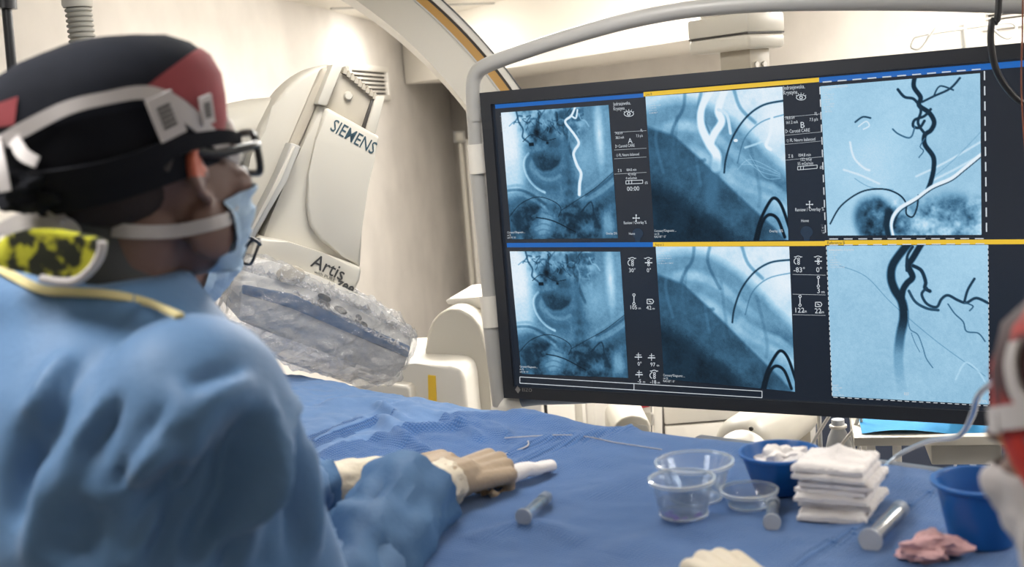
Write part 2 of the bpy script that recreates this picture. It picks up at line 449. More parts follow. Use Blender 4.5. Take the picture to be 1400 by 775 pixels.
# ceiling light panels: a frame and a glowing diffuser
for (x, y, sx, sy, st, hh, lab) in LAMPS:
    t = thing('ceiling_light', (x, y, CEIL), lab, 'light', 'ceiling light panels')
    bm = bmesh.new()
    for dx, dy, a, b in ((0, sy / 2, sx + .05, .05), (0, -sy / 2, sx + .05, .05), (sx / 2, 0, .05, sy), (-sx / 2, 0, .05, sy)):
        box((x + dx, y + dy, CEIL - .02), (a, b, .04), None, bm)
    obj('lamp_frame', bm, M_white, t)
    m = mat('lamp_%g' % st, (1, 1, 1), emit=((1.0, 0.965, 0.915), st))
    bm = bmesh.new(); box((x, y, CEIL - .012 - hh / 2), (sx - .05, sy - .05, hh), None, bm)  # deep diffusers have glowing sides, shaped to throw light into the far corner
    obj('diffuser', bm, m, t, smooth=False, angle=None)

# wall vents
def vent(pixq, plane_o, along, label, nslat, depth_n):
    """pixq: left-top and right-bottom pixel on a vertical wall plane"""
    F = Frame(plane_o, along, (0, 0, 1))
    (x0, z1), (x1, z0) = F.px(*pixq[0]), F.px(*pixq[1])
    cx, cz, W, Hh = (x0 + x1) / 2, (z0 + z1) / 2, abs(x1 - x0), abs(z1 - z0)
    t = thing('wall_vent', F.pt(cx, 0, cz), label, 'vent')
    bm = bmesh.new(); b = .035
    for c, s in (((cx, -.012, cz + Hh / 2), (W + b * 2, .03, b)), ((cx, -.012, cz - Hh / 2), (W + b * 2, .03, b)), ((cx - W / 2 - b / 2, -.012, cz), (b, .03, Hh)), ((cx + W / 2 + b / 2, -.012, cz), (b, .03, Hh))):
        F.box(c, s, .004, bm)
    obj('vent_frame', bm, M_white, t)
    obj('duct_back', F.box((cx, -.002, cz), (W, .004, Hh)), M_dark, t)
    for k in range(nslat):
        z = cz - Hh / 2 + Hh * (k + .5) / nslat
        R = F.R @ Matrix.Rotation(math.radians(-38), 3, 'X')
        obj('slat', box(F.pt(cx, -.016, z), (W, .004, Hh / nslat * .45), R), M_white, t)
vent(((474, 91), (527, 134)), Vector((-0.98, 5.80, 0)), LD, 'white louvred vent on the left wall behind the tilted detector column', 7, 0)
vent(((1352, 9), (1420, 27)), L1, RD, 'white louvred vent on the far wall in the top right corner', 4, 0)

# ------------------------------------------------------------------ monitor
MF = Frame(at(657, 127, 3.0), (math.cos(math.radians(30)), -math.sin(math.radians(30)), 0), (0, 0, 1))
MW, MH = 1.365, 0.791
mon = thing('surgical_monitor', MF.pt(MW / 2, .03, -MH), 'large dark framed wide monitor showing six blue X-ray pictures', 'monitor')
bm = MF.prism([(0, 0), (MW, 0), (MW, -MH), (0, -MH)], .012, .085, .008)
house = obj('housing', bm, M_bezel, mon)
B = .030
def ring_prism(x0, z0, x1, z1, b, y0, y1, m, name, parent):
    bm = bmesh.new()
    for (xa, za, xb, zb) in ((x0, z0, x1, z0 - b), (x0, z1 + b, x1, z1), (x0, z0 - b, x0 + b, z1 + b), (x1 - b, z0 - b, x1, z1 + b)):
        MF.prism([(xa, za), (xb, za), (xb, zb), (xa, zb)], y0, y1, bm=bm)
    return obj(name, bm, m, parent, smooth=False, angle=None)
ring_prism(0, 0, MW, -MH, B, -.006, .014, M_bezel, 'bezel', mon)
scr = obj('screen', MF.prism([(B - .001, -B + .001), (MW - B, -B), (MW - B, -MH + B), (B, -MH + B)], .004, .013), M_off, mon, smooth=False, angle=None)
YS = .0035
def mp(px, py): return MF.px(px, py, YS)

# pictures painted sample by sample as a colour attribute: a backlit screen gives off its own light
NP = 256
gy, gx = np.mgrid[0:NP, 0:NP] / (NP - 1.0)
GP = np.stack([gx.ravel(), gy.ravel(), np.zeros(NP * NP)], 1)
def smooth_noise(cells, seed):
    r = np.random.default_rng(seed); g = r.random((cells + 2, cells + 2))
    u = gx * cells; v = gy * cells; i = np.minimum(u.astype(int), cells); j = np.minimum(v.astype(int), cells); fu, fv = u - i, v - j
    fu = fu * fu * (3 - 2 * fu); fv = fv * fv * (3 - 2 * fv)
    return (g[j, i] * (1 - fu) + g[j, i + 1] * fu) * (1 - fv) + (g[j + 1, i] * (1 - fu) + g[j + 1, i + 1] * fu) * fv
def octaves(seed, start=4, n=5):
    return sum(smooth_noise(start * 2 ** k, seed + k) * .5 ** k for k in range(n)) / 2 - .5
def stroke(I, pts, w, val, soft=.6, sm=6, a=1.0, w1=None):
    P = [tuple(p) for p in catmull([(x, y, 0) for x, y in pts], sm)]
    d, t = seg_dist(GP, P); d = d.reshape(NP, NP); t = t.reshape(NP, NP)
    ww = w + ((w1 - w) * t if w1 is not None else 0)
    k = np.clip((ww - d) / (ww * soft + 1e-6) + .5 * soft, 0, 1) * a
    return I * (1 - k) + val * k
def spot(I, cx, cy, rx, ry, val, soft=.3, a=1.0, rot=0):
    c, s = math.cos(rot), math.sin(rot)
    u = ((gx - cx) * c + (gy - cy) * s) / rx; v = (-(gx - cx) * s + (gy - cy) * c) / ry
    k = np.clip((1 - np.sqrt(u * u + v * v)) / soft, 0, 1) * a; k = k * k * (3 - 2 * k)
    return I * (1 - k) + val * k
def below(I, pts, val, soft, a=1.0):
    xs, ys = zip(*pts); yc = np.interp(gx, xs, ys)
    k = np.clip((gy - yc) / soft, 0, 1) * a
    return I * (1 - k) + val * k
def film(v):
    v = np.clip(v, 0, 1)
    xs = [0, .2, .4, .6, .8, 1]
    r = np.interp(v, xs, [.010, .021, .066, .205, .45, .88]); g = np.interp(v, xs, [.016, .052, .185, .440, .73, .98]); b = np.interp(v, xs, [.024, .090, .315, .645, .93, 1.06])
    return np.stack([r, g, b], -1)
def rect(I, cx, cy, w_, h_, val, a=1.0):
    k = np.clip((w_ - abs(gx - cx)) / .006, 0, 1) * np.clip((h_ - abs(gy - cy)) / .006, 0, 1) * a
    return I * (1 - k) + val * k
def skull(seed, contrast):
    I = .50 + octaves(seed, 5, 6) * .22
    I = spot(I, .03, .22, .24, .62, 1.0, .75); I = spot(I, .06, .50, .17, .22, .88, .9, .8)
    I = spot(I, .90, .22, .07, .40, .92, .95, .85); I = spot(I, .74, .36, .20, .26, .66, .9, .6); I = spot(I, .97, .3, .05, .5, .62, .9, .6)
    I = spot(I, .40, .30, .27, .32, .42, .5, .65); I = spot(I, .45, .56, .30, .20, .40, .6, .75)
    msk = np.clip((.34 - gy) / .15, 0, 1) * np.clip((gx - .12) / .06, 0, 1) * np.clip((.80 - gx) / .08, 0, 1)
    I = I + msk * (octaves(seed + 3, 9, 5) * 1.0 + octaves(seed + 4, 22, 4) * .45)
    for c0, c1, rx, ry, v in ((.30, .07, .07, .075, .72), (.46, .075, .075, .07, .60), (.60, .05, .06, .06, .25), (.70, .03, .09, .03, .18)):
        I = spot(I, c0, c1, rx, ry, v, .5, .5)
    r_ = random.Random(seed)
    for k in range(26):
        x, y = r_.uniform(.16, .78), r_.uniform(-.02, .17); P_ = [(x, y)]
        for q in range(3): x += r_.uniform(-.05, .05); y += r_.uniform(-.01, .05); P_.append((x, y))
        I = stroke(I, P_, r_.uniform(.003, .008), r_.choice((.12, .2, .78)), 1, a=r_.uniform(.3, .6))
    I = spot(I, .50, .25, .12, .10, .26, .8, .7)
    I = stroke(I, [(.15, .0), (.165, .08), (.20, .14), (.19, .2), (.24, .24)], .008, .18, 1, a=.7); I = stroke(I, [(.36, .02), (.355, .12), (.37, .22)], .006, .2, 1, a=.6)
    I = stroke(I, [(.52, .04), (.54, .14), (.60, .20), (.62, .30), (.66, .40)], .012, .20, 1, a=.5); I = stroke(I, [(.60, .10), (.63, .18), (.61, .28)], .008, .75, 1, a=.35)
    I = stroke(I, [(.19, .235), (.28, .185), (.40, .235), (.50, .225)], .0035, .10, .8, a=.8)
    I = rect(I, .268, .260, .026, .016, .02, .95); I = rect(I, .420, .255, .013, .013, .03, .95); I = rect(I, .298, .258, .004, .014, .5, .8)
    P = [(.255, .345), (.30, .315), (.40, .305), (.47, .29), (.52, .305), (.56, .30), (.545, .37), (.51, .43), (.44, .465), (.36, .475), (.30, .44)]
    d, _ = seg_dist(GP, [(x, y, 0) for x, y in P] + [(P[0][0], P[0][1], 0)]); d = d.reshape(NP, NP)
    ins = np.zeros((NP, NP), bool)
    for a, b in zip(P, P[1:] + P[:1]):
        cnd = ((a[1] > gy) != (b[1] > gy)); xs = (b[0] - a[0]) * (gy - a[1]) / (b[1] - a[1] + 1e-9) + a[0]; ins ^= cnd & (gx < xs)
    k = np.clip(.5 + np.where(ins, d, -d) / .022, 0, 1) * .88; k = k * np.clip((gy - .27 - .25 * np.maximum(gx - .36, 0)) / .10, 0, 1); I = I * (1 - k) + (.19 + octaves(seed + 8, 10, 4) * .22) * k
    I = stroke(I, [(.30, .31), (.32, .40), (.335, .46)], .004, .30, 1, a=.5); I = stroke(I, [(.41, .31), (.43, .40)], .004, .30, 1, a=.4)
    I = stroke(I, [(.235, .33), (.19, .38), (.185, .45), (.22, .53), (.29, .60), (.36, .635)], .010, .92, 1, a=.75)
    I = stroke(I, [(.25, .34), (.215, .40), (.22, .47), (.27, .55), (.36, .60), (.48, .60)], .020, .34, 1.2, a=.7); I = stroke(I, [(.29, .47), (.34, .52), (.43, .54), (.52, .51)], .012, .58, 1.2, a=.5)
    I = below(I, [(0, .63), (.12, .60), (.25, .64), (.4, .72), (.7, .70), (.85, .64), (1, .56)], .25, .10, .75)
    for k in range(3):
        I = stroke(I, [(-.02, .585 + .03 * k), (.12, .575 + .035 * k), (.24, .62 + .035 * k), (.36, .70 + .03 * k)], .010, .55 if k != 1 else .16, 1.2, a=.5)
        I = stroke(I, [(1.02, .46 + .05 * k), (.88, .55 + .05 * k), (.74, .63 + .04 * k)], .010, .60 if k != 1 else .16, 1.2, a=.45)
    I = spot(I, .60, .62, .10, .85, .22, .85, .55); I = I + np.exp(-((gx - .60) / .09) ** 2) * np.clip((gy - .3) * 3, 0, 1) * (np.sin(gy * 75) * .030 + octaves(seed + 6, 16, 4) * .28)
    k = np.clip((gy - .68) / .08, 0, 1); I = I + k * (octaves(seed + 11, 12, 5) * .5 + octaves(seed + 12, 40, 3) * .2)
    I = spot(I, .33, .90, .12, .20, .66, .8, .75, rot=.45); I = spot(I, .92, .88, .12, .20, .62, .8, .7); I = spot(I, .08, .86, .14, .16, .18, .8, .7)
    for k in range(5): I = stroke(I, [(.22, .82 + .045 * k), (.32, .79 + .045 * k), (.42, .82 + .045 * k)], .006, .38, 1.2, a=.5)
    I = stroke(I, [(0, .82), (.12, .72), (.28, .67), (.42, .70), (.5, .76), (.47, .83)], .0035, .05, .8, a=.75)
    I = stroke(I, [(.26, .83), (.42, .86), (.62, .95)], .0045, .03, .8, a=.9)
    I = stroke(I, [(.50, .78), (.66, .70), (.82, .62), (1, .50)], .003, .08, .8, a=.7)
    I = stroke(I, [(.68, .80), (.78, .72), (.80, .82)], .006, .10, 1, a=.6)
    return np.clip(I, .03, 1) + (octaves(seed + 20, 60, 2)) * .10
def chest(seed):
    I = .86 + .12 * gx - .25 * gy + octaves(seed, 6, 5) * .10
    I = stroke(I, [(-.02, .17), (.2, .12), (.4, .14), (.62, .28), (.85, .50), (1.02, .68)], .075, .45, 1, a=.8)
    I = stroke(I, [(.2, .28), (.42, .33), (.66, .52), (.9, .64), (1.02, .66)], .06, .42, 1, a=.7)
    I = below(I, [(0, .16), (.15, .20), (.3, .31), (.45, .43), (.6, .54), (.8, .66), (1, .80)], .50, .10, .75)
    I = stroke(I, [(.62, .52), (.75, .60), (.9, .65), (1.02, .74)], .025, .78, 1, a=.5)
    I = below(I, [(0, .19), (.2, .26), (.36, .40), (.52, .55), (.7, .72), (.9, .90), (1, 1.0)], .25, .030, .85)
    I = below(I, [(0, .50), (.2, .60), (.4, .74), (.6, .88), (.75, 1), (1, 1.3)], .10, .16, .95)
    I = I + octaves(seed + 9, 10, 5) * .16 + octaves(seed + 13, 45, 3) * .08
    for k in range(6): I = stroke(I, [(.10 + .13 * k, .10 + .05 * k), (.06 + .15 * k, .30 + .07 * k), (.10 + .14 * k, .52 + .05 * k)], .010, .22 if k % 2 else .62, 1.3, a=.22)
    for p in (([(.30, .0), (.28, .10), (.2, .22), (.16, .38)]), ([(.42, .0), (.40, .12), (.48, .30)]), ([(.66, .0), (.70, .12), (.80, .22)]), ([(.1, .55), (.25, .50), (.42, .45)])):
        I = stroke(I, p, .012, .28, 1, a=.5)
    I = spot(I, .93, .22, .16, .26, 1.0, .9, .8)
    I = stroke(I, [(1.0, .09), (.86, .11), (.74, .18), (.64, .30), (.58, .44), (.56, .54)], .0075, .10, .7, a=.85)
    I = stroke(I, [(1.0, .18), (.84, .22), (.72, .32), (.66, .48)], .005, .35, .7, a=.6)
    return I
def loops(I):
    I = stroke(I, [(.76, 1.0), (.80, .88), (.86, .77), (.91, .72), (.96, .77), (1.01, .92)], .012, .02, .5)
    I = stroke(I, [(.78, 1.0), (.82, .88), (.87, .83), (.93, .86), (.975, .98)], .012, .02, .5)
    return I
def vessels(I):
    I = stroke(I, [(.50, -.02), (.42, .10), (.41, .22), (.46, .34), (.51, .42), (.50, .50)], .026, 1.0, .5, w1=.040)
    I = stroke(I, [(.60, -.02), (.54, .12), (.56, .20), (.50, .28), (.47, .34)], .030, 1.0, .5)
    I = stroke(I, [(.54, .12), (.60, .16), (.62, .28)], .012, .9, .6)
    I = stroke(I, [(.92, .18), (.90, .30), (.87, .37), (.90, .40)], .012, 1.0, .7)
    I = stroke(I, [(.72, .38), (.80, .36), (.86, .34)], .008, .9, .7, a=.7)
    I = spot(I, .655, .33, .018, .012, 1.0, .3)
    I = stroke(I, [(.49, .50), (.47, .62), (.45, .72)], .05, .45, 1, a=.5)
    for k in range(4): I = stroke(I, [(.66 + .03 * k, .52 - .03 * k), (.76 + .03 * k, .46 + .04 * k), (.96, .56 + .01 * k)], .003, .85, .9, a=.35)
    return I
def dsa(seed):
    I = .80 - .05 * gx + octaves(seed, 4, 3) * .10 + octaves(seed + 5, 40, 2) * .05
    I = spot(I, .32, .50, .30, .34, .84, .8, .7)
    I = spot(I, .33, .90, .18, .20, .34, .35, .8, rot=-.5); I = spot(I, .82, .84, .24, .16, .42, .6, .75); I = spot(I, .5, .94, .12, .1, .35, .6, .7)
    msk = np.clip((gy - .72) / .1, 0, 1) * np.clip((gx - .18) / .1, 0, 1)
    I = I + msk * octaves(seed + 2, 14, 4) * .75 + msk * octaves(seed + 7, 50, 2) * .30
    for p, v in (([(.18, .38), (.20, .48), (.26, .55), (.30, .57)], .98), ([(.13, .56), (.24, .60), (.36, .66)], .95), ([(.6, .62), (.78, .54), (1, .42)], .93), ([(.68, .66), (.85, .58), (1, .50)], .92)):
        I = stroke(I, p, .007, v, .9, a=.8)
    I = stroke(I, [(.72, .62), (.84, .52), (1.0, .36)], .003, .55, .9, a=.6); I = stroke(I, [(.2, .62), (.3, .68), (.45, .70)], .003, .5, .9, a=.6)
    I = stroke(I, [(.22, .25), (.27, .22), (.32, .23)], .006, .2, .9); I = stroke(I, [(.24, .28), (.29, .25), (.31, .28), (.27, .30)], .004, .95, .9)
    return I
def pane3():
    I = dsa(31)
    I = stroke(I, [(.61, -.02), (.60, .05), (.64, .12), (.63, .17), (.69, .22), (.72, .28), (.70, .33), (.66, .36), (.66, .42), (.71, .50), (.71, .58), (.69, .66), (.67, .71)], .016, .10, .4, w1=.017)
    I = stroke(I, [(.65, .15), (.72, .12), (.82, .08), (.88, .02)], .008, .18, .5); I = stroke(I, [(.72, .12), (.76, .06), (.84, .09)], .006, .22, .5)
    I = stroke(I, [(.50, .06), (.54, .11), (.60, .13), (.64, .20), (.62, .28), (.66, .35)], .010, .16, .5)
    I = stroke(I, [(.70, .20), (.66, .24), (.60, .26), (.59, .30), (.63, .31), (.66, .27)], .010, .14, .5); I = stroke(I, [(.6, .3), (.58, .36), (.55, .37), (.49, .34), (.46, .31)], .006, .35, .6)
    I = stroke(I, [(.66, .38), (.63, .43), (.65, .46), (.62, .50)], .004, .35, .6)
    I = stroke(I, [(.02, .92), (.10, .80), (.24, .71), (.38, .695), (.48, .73), (.53, .79), (.53, .86), (.57, .88), (.60, .82), (.61, .74)], .006, .10, .6)
    I = stroke(I, [(1.0, .50), (.90, .58), (.82, .64), (.70, .69), (.60, .76), (.48, .83), (.43, .92), (.44, 1.02)], .013, 1.0, .5)
    I = stroke(I, [(1.0, .515), (.90, .595), (.82, .655), (.70, .705), (.60, .775), (.49, .845), (.45, .93)], .004, .15, .6)
    I = stroke(I, [(.41, .86), (.40, .93), (.41, 1.0)], .02, .12, .7)
    return I
def pane6():
    I = .77 - .06 * gy + octaves(63, 4, 3) * .10 + octaves(68, 50, 2) * .07
    I = spot(I, .95, .02, .3, .3, .82, .9, .6)
    I = stroke(I, [(.08, .13), (.25, .20), (.42, .38), (.7, .62), (.98, .82)], .003, .50, .9, a=.7)
    I = stroke(I, [(.80, .85), (.86, .74), (.93, .78), (.98, .86)], .006, .85, .9, a=.7)
    fade = np.clip(1 - (gy - .46) / .24, 0, 1) * .72 + .28 * np.clip((1.0 - gy) / .35, 0, 1)
    I = stroke(I, [(.53, -.02), (.43, .11), (.41, .20), (.43, .28), (.475, .36), (.485, .46), (.46, .58), (.445, .71), (.45, .84), (.47, .97)], .028, .10, .45, w1=.036, a=fade)
    I = stroke(I, [(.61, -.02), (.55, .08), (.52, .13), (.545, .20), (.51, .24), (.485, .28), (.475, .33)], .022, .09, .4)
    I = stroke(I, [(.55, .01), (.515, .07), (.51, .16)], .010, .15, .5)
    I = stroke(I, [(.55, .13), (.60, .16), (.625, .23), (.62, .27), (.65, .29)], .013, .14, .5)
    I = stroke(I, [(.63, .27), (.60, .31), (.63, .37), (.69, .39), (.72, .34), (.76, .315), (.82, .345), (.87, .36), (.93, .33), (1.0, .36)], .010, .20, .5)
    I = stroke(I, [(.52, .29), (.56, .36), (.63, .40), (.70, .41)], .010, .25, .5); I = stroke(I, [(.86, .35), (.88, .28), (.92, .21)], .009, .18, .5)
    I = stroke(I, [(.86, .36), (.91, .38), (.89, .41)], .005, .3, .5)
    I = stroke(I, [(.76, .37), (.80, .43), (.85, .48), (.87, .54), (.94, .55), (.98, .60)], .005, .35, .6)
    I = stroke(I, [(.51, .42), (.52, .53), (.57, .57), (.60, .65), (.62, .72), (.66, .78)], .004, .42, .7); I = stroke(I, [(.53, .56), (.55, .62), (.58, .68)], .003, .45, .7)
    return I
I1 = skull(11, True)
I1 = stroke(I1, [(.70, .0), (.66, .06), (.60, .10), (.64, .16), (.68, .21), (.71, .27), (.67, .32), (.655, .36), (.68, .44), (.71, .50), (.69, .58), (.68, .66)], .010, .98, .6, w1=.016)
I1 = stroke(I1, [(.72, .02), (.70, .08), (.66, .06)], .008, .95, .7)
panes = [('pane', I1, [(685, 154), (832, 143.5), (845, 325.5), (699, 327)], .62),
         ('pane', loops(vessels(chest(21))), [(882.5, 132), (1070, 118.5), (1078, 328), (895, 330.5)], .85),
         ('pane', pane3(), [(1121.5, 118), (1340, 100), (1342, 321), (1132, 322)], .80),
         ('pane', skull(11, False), [(697, 343.5), (848, 344), (859, 516.5), (713, 511)], .62),
         ('pane', loops(chest(21)), [(896.5, 337), (1079, 337), (1087, 535.5), (908, 518)], .85),
         ('pane', pane6(), [(1130.5, 336), (1350.5, 334.5), (1352, 553), (1138, 541.5)], .80)]
ems = bpy.data.materials.new('screen_picture'); ems.use_nodes = True
nt = ems.node_tree; nt.nodes.clear()
_o = nt.nodes.new('ShaderNodeOutputMaterial'); _e = nt.nodes.new('ShaderNodeEmission'); _a = nt.nodes.new('ShaderNodeAttribute'); _a.attribute_name = 'picture'
nt.links.new(_a.outputs['Color'], _e.inputs[0]); nt.links.new(_e.outputs[0], _o.inputs[0]); _e.inputs[1].default_value = 0.9
pane_objs = []
for k, (nm, I, q, br) in enumerate(panes):
    I = I + (np.random.default_rng(k).random(I.shape) - .5) * .05
    c = film(I)
    Q = [np.array(mp(*p)) for p in q]
    X = (Q[0][None, None] * ((1 - gx) * (1 - gy))[..., None] + Q[1][None, None] * (gx * (1 - gy))[..., None] + Q[2][None, None] * (gx * gy)[..., None] + Q[3][None, None] * ((1 - gx) * gy)[..., None])
    o_, x_, y_, z_ = (np.array(v) for v in (MF.o, MF.x, MF.y, MF.z))
    V = o_ + X[..., 0:1] * x_ + X[..., 1:2] * z_ + y_ * (YS - .0005)
    me = bpy.data.meshes.new('pane')
    idx = np.arange(NP * NP).reshape(NP, NP)
    Fq = np.stack([idx[:-1, :-1], idx[1:, :-1], idx[1:, 1:], idx[:-1, 1:]], -1).reshape(-1, 4)
    me.vertices.add(NP * NP); me.vertices.foreach_set('co', V.astype(np.float32).ravel())
    me.loops.add(Fq.size); me.loops.foreach_set('vertex_index', Fq.ravel().astype(np.int32))
    me.polygons.add(len(Fq)); me.polygons.foreach_set('loop_start', np.arange(0, Fq.size, 4, dtype=np.int32))
    me.update(calc_edges=True)
    at_ = me.color_attributes.new('picture', 'FLOAT_COLOR', 'POINT')
    at_.data.foreach_set('color', np.concatenate([c.reshape(-1, 3), np.ones((NP * NP, 1))], 1).astype(np.float32).ravel())
    lab = ['X-ray picture of skull and neck, live plane A', 'X-ray picture of shoulder with white arteries', 'pale X-ray picture of a dark looped artery', 'X-ray picture of skull and neck, lower left', 'X-ray picture of shoulder without contrast', 'pale X-ray picture of a forked dark artery'][k]
    pane_objs.append(link('xray_picture', me, ems, mon, smooth=False, label=lab))

# coloured bars, outlines, dashes, icons and lettering on the screen
def flatq(bm, q, y=YS - .0010):
    vs = []
    for p in q:
        x, z = mp(*p); vs.append(bm.verts.new(MF.pt(x, y, z)))
    bm.faces.new(vs); return bm
def line(bm, p, q, wpx, y=YS - .0012):
    a, b = np.array(p, float), np.array(q, float); d = (b - a) / np.linalg.norm(b - a); n = np.array([-d[1], d[0]]) * wpx / 2
    return flatq(bm, [a - n, b - n, b + n, a + n], y)
for q in ([(677, 143), (880, 127.5), (880, 133), (677.5, 148.5)], [(1120, 106), (1424, 80.5), (1424, 89.5), (1120, 113)], [(693, 332), (893, 331), (893, 337.5), (693.5, 338)]):
    obj('blue_title_bar', flatq(bmesh.new(), q), M_uiblue, scr, smooth=False, angle=None)
for q in ([(880, 126), (1120, 106), (1120, 112), (880, 132)], [(893, 331), (1128, 329.5), (1128, 336), (893, 337)], [(1128, 328.5), (1424, 327), (1424, 333.5), (1128, 335)]):
    obj('yellow_title_bar', flatq(bmesh.new(), q), M_uiyellow, scr, smooth=False, angle=None)
bm = bmesh.new()
for a, b in (((711, 515), (1042, 534.5)), ((711, 523.5), (1042, 543.5)), ((711, 515), (711, 523.5)), ((1042, 534.5), (1042, 543.5)), ((867, 524), (867, 533))): line(bm, a, b, .9)
obj('status_bar_outline', bm, M_text, scr, smooth=False, angle=None)
bm = bmesh.new()
def dashes(p, q, n, wpx):
    a, b = np.array(p, float), np.array(q, float)
    for k in range(n): line(bm, a + (b - a) * (k + .15) / n, a + (b - a) * (k + .75) / n, wpx, YS - .0016)
dashes((1122, 112.5), (1346, 94), 11, 1.6); dashes((1346, 94), (1349, 322), 11, 1.8); dashes((1121, 116), (1129, 322), 12, 1.4); dashes((1131, 326.5), (1350, 326), 11, 1.4)
dashes((1131, 334.8), (1351, 333), 11, 1.4); dashes((1138, 542.5), (1353, 554.5), 22, .9); dashes((1351, 334), (1353, 554), 30, .9); dashes((1130, 336), (1138, 542), 30, .9)
obj('dashed_outline', bm, M_text, scr, smooth=False, angle=None)
PXM = 1 / 545.0
def T(bm, s, px, py, hpx, align='LEFT', bold=0.0, sx=None, slope=0.0):
    sx = sx or (.72 if hpx < 5 else .98)
    x, z = mp(px, py); put_text(bm, s, MF, x, YS - .0014, z, hpx * 1.38 * PXM * (.93 + .07 * (px - 690) / 200), align, bold, sx)
tx = bmesh.new()
for cx0, dy0, lines_ in ((0, 0, ('74.6 kV', 'FL', '38.0 mA', '7.5 p/s', 'A', '42 mGy', '4 mGy/min')), (1, 0, ('78.8 kV', 'FL', '161.2 mA', '7.5 p/s', 'B', '132 mGy', '55 mGy/min'))):
    q = (lambda x, y: (x, y)) if cx0 == 0 else (lambda x, y: (1071 + (x - 839) * 1.16, y * 1.03 - 26 - (x - 839) * .05))
    for s, x, y, h in (('Jedrzejewska,', 839, 144.5, 4.6), ('Krystyna', 839, 151, 4.6), (lines_[0], 841.5, 184, 3.6), (lines_[1], 876, 180, 3.6), (lines_[2], 842, 190, 3.6), (lines_[3], 870, 187.5, 3.6), (lines_[4], 859, 196, 7),
                       ('\u25b7 Carotid CARE', 841.5, 202, 4.0), ('\u2299 FL Neuro balanced', 843, 214, 3.8), ('\u03a3 B', 845, 235, 3.8), ('004.8 min', 857, 234, 3.6), (lines_[5], 859, 239.8, 3.6), (lines_[6], 856, 245.4, 3.6), ('6%', 882, 251.5, 3.6), ('Review / Overlay %', 853, 306.5, 4.2), ('Home', 860, 321, 3.6)):
        T(tx, s, *q(x, y), h)
    for y in (181, 205, 217, 238): line(tx, q(840, y), q(884, y - 2.5), .35)
    x0, y0 = q(856, 251.5); x1, y1 = q(879, 250.5)
    for a, b in (((x0, y0), (x1, y1)), ((x0, y0 - 4.5), (x1, y1 - 4.5)), ((x0, y0), (x0, y0 - 4.5)), ((x1, y1), (x1, y1 - 4.5)), ((x0 + 4, y0), (x0 + 4, y0 - 4.5)), ((x0 + 8, y0), (x0 + 8, y0 - 4.5))): line(tx, a, b, .8)
    ex, ey = q(860, 155.5)                                    # eye icon
    E = [(ex + 6.5 * math.cos(a), ey + 3.6 * math.sin(a)) for a in np.linspace(0, 2 * PI, 17)]
    for a, b in zip(E, E[1:]): line(tx, a, b, .9)
    E = [(ex + 2 * math.cos(a), ey + 2 * math.sin(a)) for a in np.linspace(0, 2 * PI, 9)]
    for a, b in zip(E, E[1:]): line(tx, a, b, 1.2)
    for a in (-150, -120, -90, -60, -30):
        a = math.radians(a); line(tx, (ex + 6.5 * math.cos(a), ey + 4.5 * math.sin(a)), (ex + 8 * math.cos(a), ey + 6.5 * math.sin(a)), .7)
    ex, ey = q(870, 298)                                      # four-way cross icon
    line(tx, (ex - 4, ey), (ex + 4, ey), 1); line(tx, (ex, ey - 4), (ex, ey + 4), 1)
    for dx, dy in ((4, 0), (-4, 0), (0, 4), (0, -4)): line(tx, (ex + dx - .9, ey + dy), (ex + dx + .9, ey + dy), 1.8)
T(tx, '00:00', 857.5, 261, 6.0); T(tx, 'Coronary*Diagnostic ...', 694, 319, 3.2); T(tx, 'cm 42', 694, 322.5, 2.6); T(tx, 'LAO 90\u00b0 / 0\u00b0', 694, 326, 2.8); T(tx, 'Overlay 25%', 829, 320.5, 3.2)
T(tx, 'Coronary*Diagnostic ...', 895, 317, 3.2); T(tx, 'cm 22', 895, 321, 2.8); T(tx, 'RAO 83\u00b0 / 0\u00b0', 895, 325, 3.0); T(tx, 'Overlay 25%', 1052, 317.5, 3.2)
T(tx, 'Coronary*Diagnostic ...', 711, 502, 3.2); T(tx, 'cm 42', 711, 505.5, 2.8); T(tx, 'LAO 90\u00b0 / 0\u00b0', 711, 509, 2.8)
T(tx, 'Coronary*Diagnostic ...', 907, 514, 3.2); T(tx, 'cm 22', 907, 518, 2.8); T(tx, 'RAO 83\u00b0 / 0\u00b0', 907, 522, 3.0)
for s, x, y, h in (('30\u00b0', 860, 372, 5.6), ('0\u00b0', 884.5, 372, 5.6), ('105', 861, 422.5, 5.6), ('cm', 873, 422.5, 3.2), ('42', 884, 423, 5.6), ('cm', 892, 423, 3.2), ('0\u00b0', 872, 499.5, 5.4), ('97', 889.5, 500.5, 5.4), ('cm', 898, 500.5, 3.2), ('-5', 872, 523, 5.2), ('cm', 879, 523, 3.2), ('-18', 889, 524, 5.2), ('cm', 899, 524, 3.2),
                   ('-83\u00b0', 1085, 372, 6), ('0\u00b0', 1116, 372, 6), ('3', 1117, 400.5, 6), ('cm', 1123, 400.5, 3.4), ('122', 1086, 427, 6), ('cm', 1098.5, 427, 3.4), ('22', 1114, 428, 6), ('cm', 1122, 428, 3.4)):
    T(tx, s, x, y, h)
